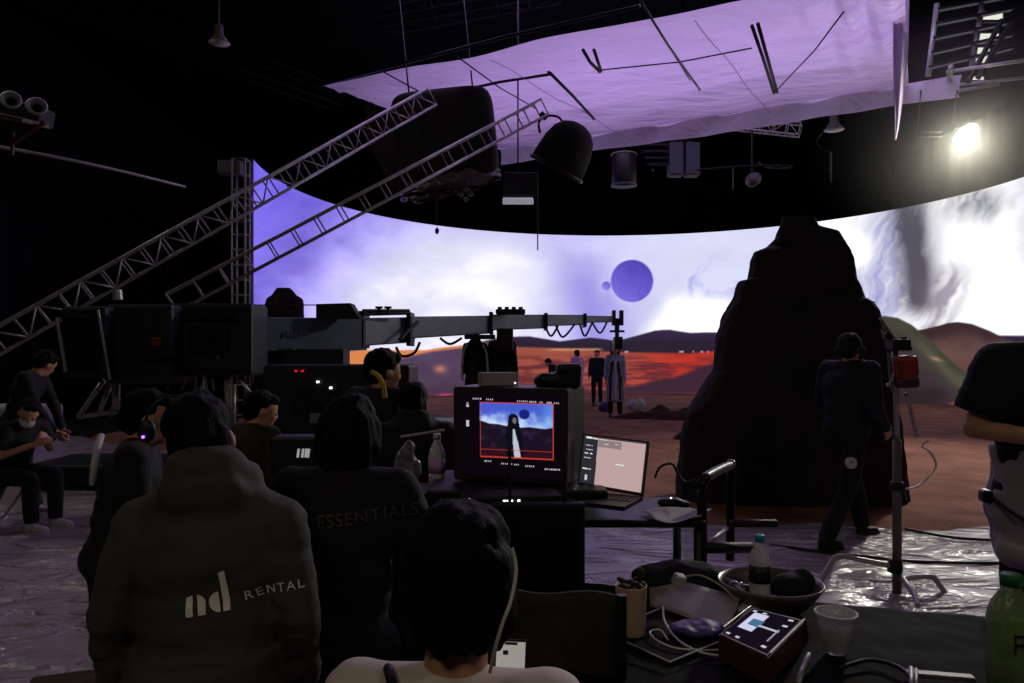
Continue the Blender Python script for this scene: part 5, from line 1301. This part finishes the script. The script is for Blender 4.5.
def clothf(s, t):
    # s, t over -.25..1.25 : outside 0..1 hangs down
    S_, T_ = s*1.5-.25, t*1.5-.25
    cs_, ct_ = min(max(S_, 0), 1), min(max(T_, 0), 1)
    p = tD.lerp(tC, cs_).lerp(tA.lerp(tB, cs_), ct_)
    n_ = .006*mnoise.noise(Vector((p.x*6, p.y*6, 0)))+.004*mnoise.noise(Vector((p.x*17, p.y*11, 3)))
    dx, dy = S_-cs_, T_-ct_; over = math.hypot(dx, dy)
    o_ = Vector((0, 0, 0))
    if over > 0:
        dr = ((tC-tD).normalized()*dx+(tA-tD).normalized()*dy).normalized()
        k = cs_*13+ct_*11; w_ = .03*math.sin(k*5)*min(1, over*6)
        o_ = dr*(.015+.10*min(1, over*3)+w_)+Vector((0, 0, -over*2.4))
        n_ = 0
    return p+o_+Vector((0, 0, n_))
o = grid('tablecloth', clothf, 120, 120, 'table', thick=.003); tag(o, 'black cloth draped over the foreground table', 'tablecloth')
TZ = ZTb+.008
def on(u, v, z=TZ): q = atz(u, v, z); return q
# tumbler with drink
cu = thing('paper_cup', 'tall tan paper cup with greenery on top, left on the foreground table', 'cup', on(631, 634))
bm = NB(); lathe(bm, [(0, 0), (.040, 0), (.0425, .004), (.0475, .145), (.049, .148), (.046, .148), (.041, .008), (0, .008)]); build('cup_body', bm, 'card', cu, True)
bm = NB(); lathe(bm, [(0, .13), (.045, .132), (.045, .136), (0, .136)]); build('drink', bm, mat('green_drink', (52, 60, 24), .3), cu, True)
bm = NB(); random.seed(3)
for k in range(9):
    a = k*.7; ell(bm, (.028*math.cos(a), .028*math.sin(a), .152+.008*math.sin(k*2)), (.017, .011, .008), (random.uniform(-.6, .6), random.uniform(-.6, .6), a), 8, 6)
ell(bm, (.03, .01, .178), (.012, .01, .022), None, 8, 6)
build('herb_leaves', bm, mat('herb_green', (44, 52, 24), .6), cu, True)
# paper tray (outlined mat), carton edge
def flatpoly(name, pts, th, m, z=TZ):
    bm = NB(); vs = [bm.verts.new(atz(u, v, z)) for u, v in pts]; fc = bm.faces.new(vs); r = bmesh.ops.extrude_face_region(bm, geom=[fc]); bmesh.ops.translate(bm, vec=(0, 0, th), verts=[v for v in r['geom'] if isinstance(v, bmesh.types.BMVert)])
    return build(name, bm, m)
tr = flatpoly('tray', [(604, 632), (670, 662), (733, 636), (680, 600)], .004, 'table'); tag(tr, 'thin black tray with a pale rim beneath the tan cup', 'tray')
bm = NB(); tube(bm, [atz(u, v, TZ+.012) for u, v in ((604, 632), (670, 662), (733, 636), (680, 600), (604, 632))], .003, smooth=False); rim = build('tray_rim', bm, 'white', tr)
def cartf(s, t):
    a = atz(648, 592, TZ).lerp(atz(742, 612, TZ), s); b = atz(650, 610, TZ).lerp(atz(728, 634, TZ), s); p = a.lerp(b, t); p.z = TZ+.010+.05*(1-t)+.006*math.sin(s*6); return p
o = grid('paper_wrap', cartf, 12, 8, 'paper', thick=.0012); tag(o, 'pale folded wrapping paper leaning behind the black tray', 'paper')
bm = NB(); ell(bm, (0, 0, .015), (.085, .055, .02)); ell(bm, (.03, .01, .025), (.05, .035, .015)); o = blob('cloth_pouch', bm, 'purple', None, .006, 3, .008, 18); o.location = on(698, 634, TZ+.006); tag(o, 'small violet cloth pouch left of the brown device', 'pouch')
bm = NB(); tube(bm, [atz(663, 607, TZ+.05), atz(665, 622, TZ+.03), atz(678, 640, TZ+.014), atz(700, 652, TZ+.012), atz(722, 656, TZ+.012)], .0035)
tube(bm, [atz(722, 650, TZ+.01), atz(700, 650, TZ+.012), atz(675, 648, TZ+.012), atz(656, 640, TZ+.014), atz(650, 632, TZ+.014), atz(660, 630, TZ+.014), atz(668, 640, TZ+.014)], .003)
tag(build('charging_cable', bm, 'wwire', None, True), 'tangled pale charging cables across the black tray', 'cable')
# brown device
p0_, p1_, p2_, p3_ = [atz(u, v, TZ+.075) for u, v in ((718, 634), (752, 607), (805, 620), (768, 657))]
dv = thing('control_console', 'brown box console with a lit touch screen, right of the cables', 'console', ((p0_+p2_)/2).xy.to_3d()+Vector((0, 0, TZ))); v0 = Vector(dv.location)
bm = NB(); ff = [bm.verts.new(p-v0) for p in (p0_, p1_, p2_, p3_)]; fb = [bm.verts.new(Vector((p.x, p.y, TZ))-v0) for p in (p0_, p1_, p2_, p3_)]
bm.faces.new(ff); bm.faces.new(fb[::-1])
for i in range(4): bm.faces.new((ff[i], ff[(i+1) % 4], fb[(i+1) % 4], fb[i]))
bmesh.ops.bevel(bm, geom=bm.edges[:], offset=.004, segments=2, affect='EDGES'); build('casing', bm, 'brown', dv)
def dpt(s, t, h=.002): return quadpt(p0_, p3_, p2_, p1_, s, t)+Vector((0, 0, h))-v0
def devpic(u, v):
    col = np.zeros(u.shape+(3,))+np.array([20, 15, 26.])
    w = (u > .10) & (u < .42) & (v > .30) & (v < .90); col = np.where(w[..., None], np.array([205, 205, 232.]), col)
    b = (u > .2) & (u < .46) & (v > .48) & (v < .70); col = np.where(b[..., None], np.array([70, 110, 140.]), col)
    s1 = (v > .50) & (v < .56) & (u > .42) & (u < .86); col = np.where(s1[..., None], np.array([190, 190, 205.]), col)
    s2 = (u > .80) & (u < .84) & (v > .22) & (v < .60); col = np.where(s2[..., None], np.array([150, 150, 170.]), col)
    for (a, c) in ((.08, .05), (.3, .05), (.08, .93), (.3, .93), (.86, .74), (.86, .93), (.86, .08)):
        k = (np.abs(u-a) < .045) & (np.abs(v-c) < .025); col = np.where(k[..., None], np.array([200, 200, 205.]), col)
    return col
screen('screen', dpt(.06, .06), dpt(.94, .06), dpt(.94, .94), dpt(.06, .94), 60, 60, devpic, 'monpix', dv)
bm = NB(); tube(bm, [dpt(0, .15, .006), dpt(-.0, .95, .006)], .003, smooth=False); tube(bm, [dpt(1, .05, .004), dpt(1, .98, .004)], .0025, smooth=False); build('metal_edge', bm, 'steel', dv)
bm = NB(); tube(bm, [atz(798, 683, TZ+.02), atz(803, 668, TZ+.02), atz(809, 655, TZ+.02)], .008, smooth=False); tag(build('pen', bm, 'steel', None, True), 'silver pen standing out beside the brown console', 'pen')
# clear cup
cc = thing('plastic_cup', 'clear plastic cup with pale drink right of the brown console', 'cup', on(836, 652))
bm = NB(); lathe(bm, [(0, 0), (.030, 0), (.033, .005), (.050, .085), (.054, .105), (.058, .108), (.058, .113), (.054, .113), (.048, .085), (.030, .008), (0, .006)]); build('cup_body', bm, 'clear', cc, True)
bm = NB(); lathe(bm, [(0, .010), (.028, .010), (.043, .07), (0, .07)]); build('drink', bm, mat('milky_drink', (120, 96, 92), .4), cc, True)
bm = NB(); tube(bm, [(.056*math.cos(a*PI/12), .056*math.sin(a*PI/12), .112) for a in range(25)], .0028, smooth=False); build('cup_rim', bm, 'white', cc, True)
# bowl with bottle and dark pouch
bo = thing('serving_bowl', 'wide shallow bowl holding a water bottle at the back of the table', 'bowl', on(770, 606, TZ)); 
bm = NB(); lathe(bm, [(0, 0), (.10, 0), (.12, .012), (.165, .07), (.172, .085), (.167, .086), (.155, .065), (.11, .016), (0, .010)], seg=40); build('bowl_body', bm, mat('bowl_plastic', (96, 88, 84), .3), bo, True)
bl = Vector(bo.location)
w_ = bottle('water_bottle', 'clear water bottle with a blue cap standing in the bowl', bl+Vector((-.045, -.03, .012)), .235, .034, 'clear', 'cap', lbl='bplas')
bm = NB(); ell(bm, (0, 0, .04), (.07, .055, .045)); ell(bm, (.04, .02, .05), (.05, .045, .045)); o = blob('dark_pouch', bm, 'dcloth', None, .007, 3, .008, 16); o.location = bl+Vector((.07, .0, .025)); tag(o, 'dark soft pouch in the bowl beside the blue-capped bottle', 'pouch')
bm = NB()
for k in range(6): ell(bm, (-.11+.02*math.cos(k*2), .02*math.sin(k*2.4)-.02, .05+.01*k/3), (.025, .018, .01), (random.random(), random.random(), k), 10, 6)
o = build('snack_wrappers', bm, 'foil', None, True); o.location = bl+Vector((0, 0, .006)); tag(o, 'shiny snack wrappers in the left of the bowl', 'wrapper', kind='stuff')
bm = NB(); lathe(bm, [(0, .03), (.05, .028), (.06, 0), (.055, 0), (.045, .022), (0, .025)]); o = build('cup_lid', bm, 'clear', None, True); o.location = on(745, 612, TZ+.004); tag(o, 'clear dome cup lid between the bowl and the brown console', 'lid')
# bag behind
bm = NB(); ell(bm, (0, 0, .04), (.17, .09, .07)); ell(bm, (.1, -.02, .02), (.13, .08, .05)); ell(bm, (-.08, 0, .05), (.1, .08, .05)); o = blob('black_bag', bm, 'btee', None, .009, 5, .01, 9); o.location = on(684, 593, TZ+.006)+Vector((0, .02, 0)); tag(o, 'soft black bag at the back of the table left of the bowl', 'bag')
ad = thing('wall_charger', 'white cube charger with a cable lying on the soft black bag', 'charger', at(679, 580, 2.45)); 
bm = NB(); box(bm, (0, 0, .0), (.038, .035, .038), rot=(.3, .2, .3), bev=.006); build('charger_body', bm, mat('dim_white', (170, 172, 168), .5), ad)
bm = NB(); tube(bm, [(.015, 0, .01), (.07, 0, .015), (.13, -.03, -.01), (.17, -.08, -.045)], .003); build('charger_cable', bm, mat('tan_cable', (150, 140, 110), .5), ad, True)
# green bottle
gb = bottle('green_tea_bottle', 'large green soft-drink bottle at the lower right corner', (1.262, 1.87, TZ), .29, .056, 'greeng', 'gcap')
bm = NB(); lathe(bm, [(0, .006), (.051, .006), (.051, .17), (0, .18)]); build('green_drink', bm, mat('green_tea', (150, 165, 84), .3), gb, True)
bm = NB()
for (x, z, w2, h2) in ((-.012, .13, .004, .05), (.0, .152, .028, .004), (.012, .13, .004, .05), (0, .13, .022, .004), (.022, .125, .004, .045), (.03, .147, .02, .004)):
    a = x/.059-PI/2-.25; box(bm, (.0595*math.cos(a), .0595*math.sin(a), z), (w2, .002, h2), rot=(0, 0, a+PI/2))
build('label_marks', bm, mat('label_dark', (26, 40, 18), .5), gb)
bm = NB(); tube(bm, [atz(840, 668, TZ+.01), atz(870, 660, TZ+.01), atz(900, 668, TZ+.01), atz(915, 683, TZ+.01)], .006); tag(build('coiled_cable', bm, 'rubber', None, True), 'black cable curling along the front of the table', 'cable')
bm = NB(); cyl(bm, atz(911, 668, TZ+.02), atz(912, 690, TZ+.02), .006); cyl(bm, atz(916, 669, TZ+.02), atz(917, 690, TZ+.02), .004); tag(build('marker_pen', bm, 'steel', None, True), 'slim metal pen at the front edge of the table', 'pen')
bm = NB(); box(bm, (0, 0, .006), (.16, .03, .012), bev=.003); o = build('ruler_bar', bm, 'gplas'); o.location = on(940, 678); o.rotation_euler = (0, 0, R(-12)); tag(o, 'flat grey bar lying at the table front near the green bottle', 'bar')
# olive canvas chair with bag, between viewer and table
oc = thing('director_chair', 'empty olive canvas chair left of the foreground table', 'chair', (.10, 2.20, 0), R(-10))
def backf(s, t): x = -.22+.44*s; return (x, -.22+.03*math.sin(s*PI), .66+.30*t+.01*math.sin(s*9))
bm = NB(); box(bm, (0, 0, .46), (.50, .46, .03), bev=.012); build('seat', bm, 'olive', oc)
grid('backrest', backf, 16, 10, 'olive', oc, thick=.012)
for sx in (-1, 1):
    for sy in (-1, 1):
        bm = NB(); cyl(bm, (sx*.23, sy*.22, 0), (sx*.23, sy*.22, .97 if sy < 0 else .64), .013); build('leg', bm, 'dsteel', oc)
    bm = NB(); box(bm, (sx*.23, 0, .66), (.05, .5, .025), bev=.008); build('armrest', bm, 'bplas', oc)
# brown box at lower left beside the jacket
bm = NB(); box(bm, (0, 0, .33), (.26, .30, .66), bev=.012); o = build('cardboard_box', bm, mat('olive_board', (66, 58, 30), .85)); o.location = (-1.22, 2.05, .01); o.rotation_euler = (0, 0, R(20)); tag(o, 'olive-brown upright box behind the left sleeve of the grey jacket', 'box')
# grey case on floor far left behind crew
bm = NB(); box(bm, (0, 0, .45), (1.4, .7, .9), bev=.05); o = build('road_case', bm, 'grey'); o.location = (-7.2, 10.4, .0); tag(o, 'pale grey road case at the far left behind the masked crew member', 'case')
bm = NB(); ell(bm, (0, 0, 0), (.07, .07, .11), None, 12, 8); cyl(bm, (0, 0, .1), (0, 0, 5.2), .008); o = build('tracking_sensor', bm, 'bplas', None, True); o.location = at(437, 231, 24.5); tag(o, 'tiny dark sensor hanging at the top of the white cloud', 'sensor')
bm = NB(); tube(bm, [at(101, 436, 3.02), at(97, 450, 2.93), at(94, 468, 2.90), at(93, 484, 2.92)], .014); tag(build('reflective_strip', bm, 'wcloth', None, True), 'pale stripe on the back of the dark vest at left', 'stripe')
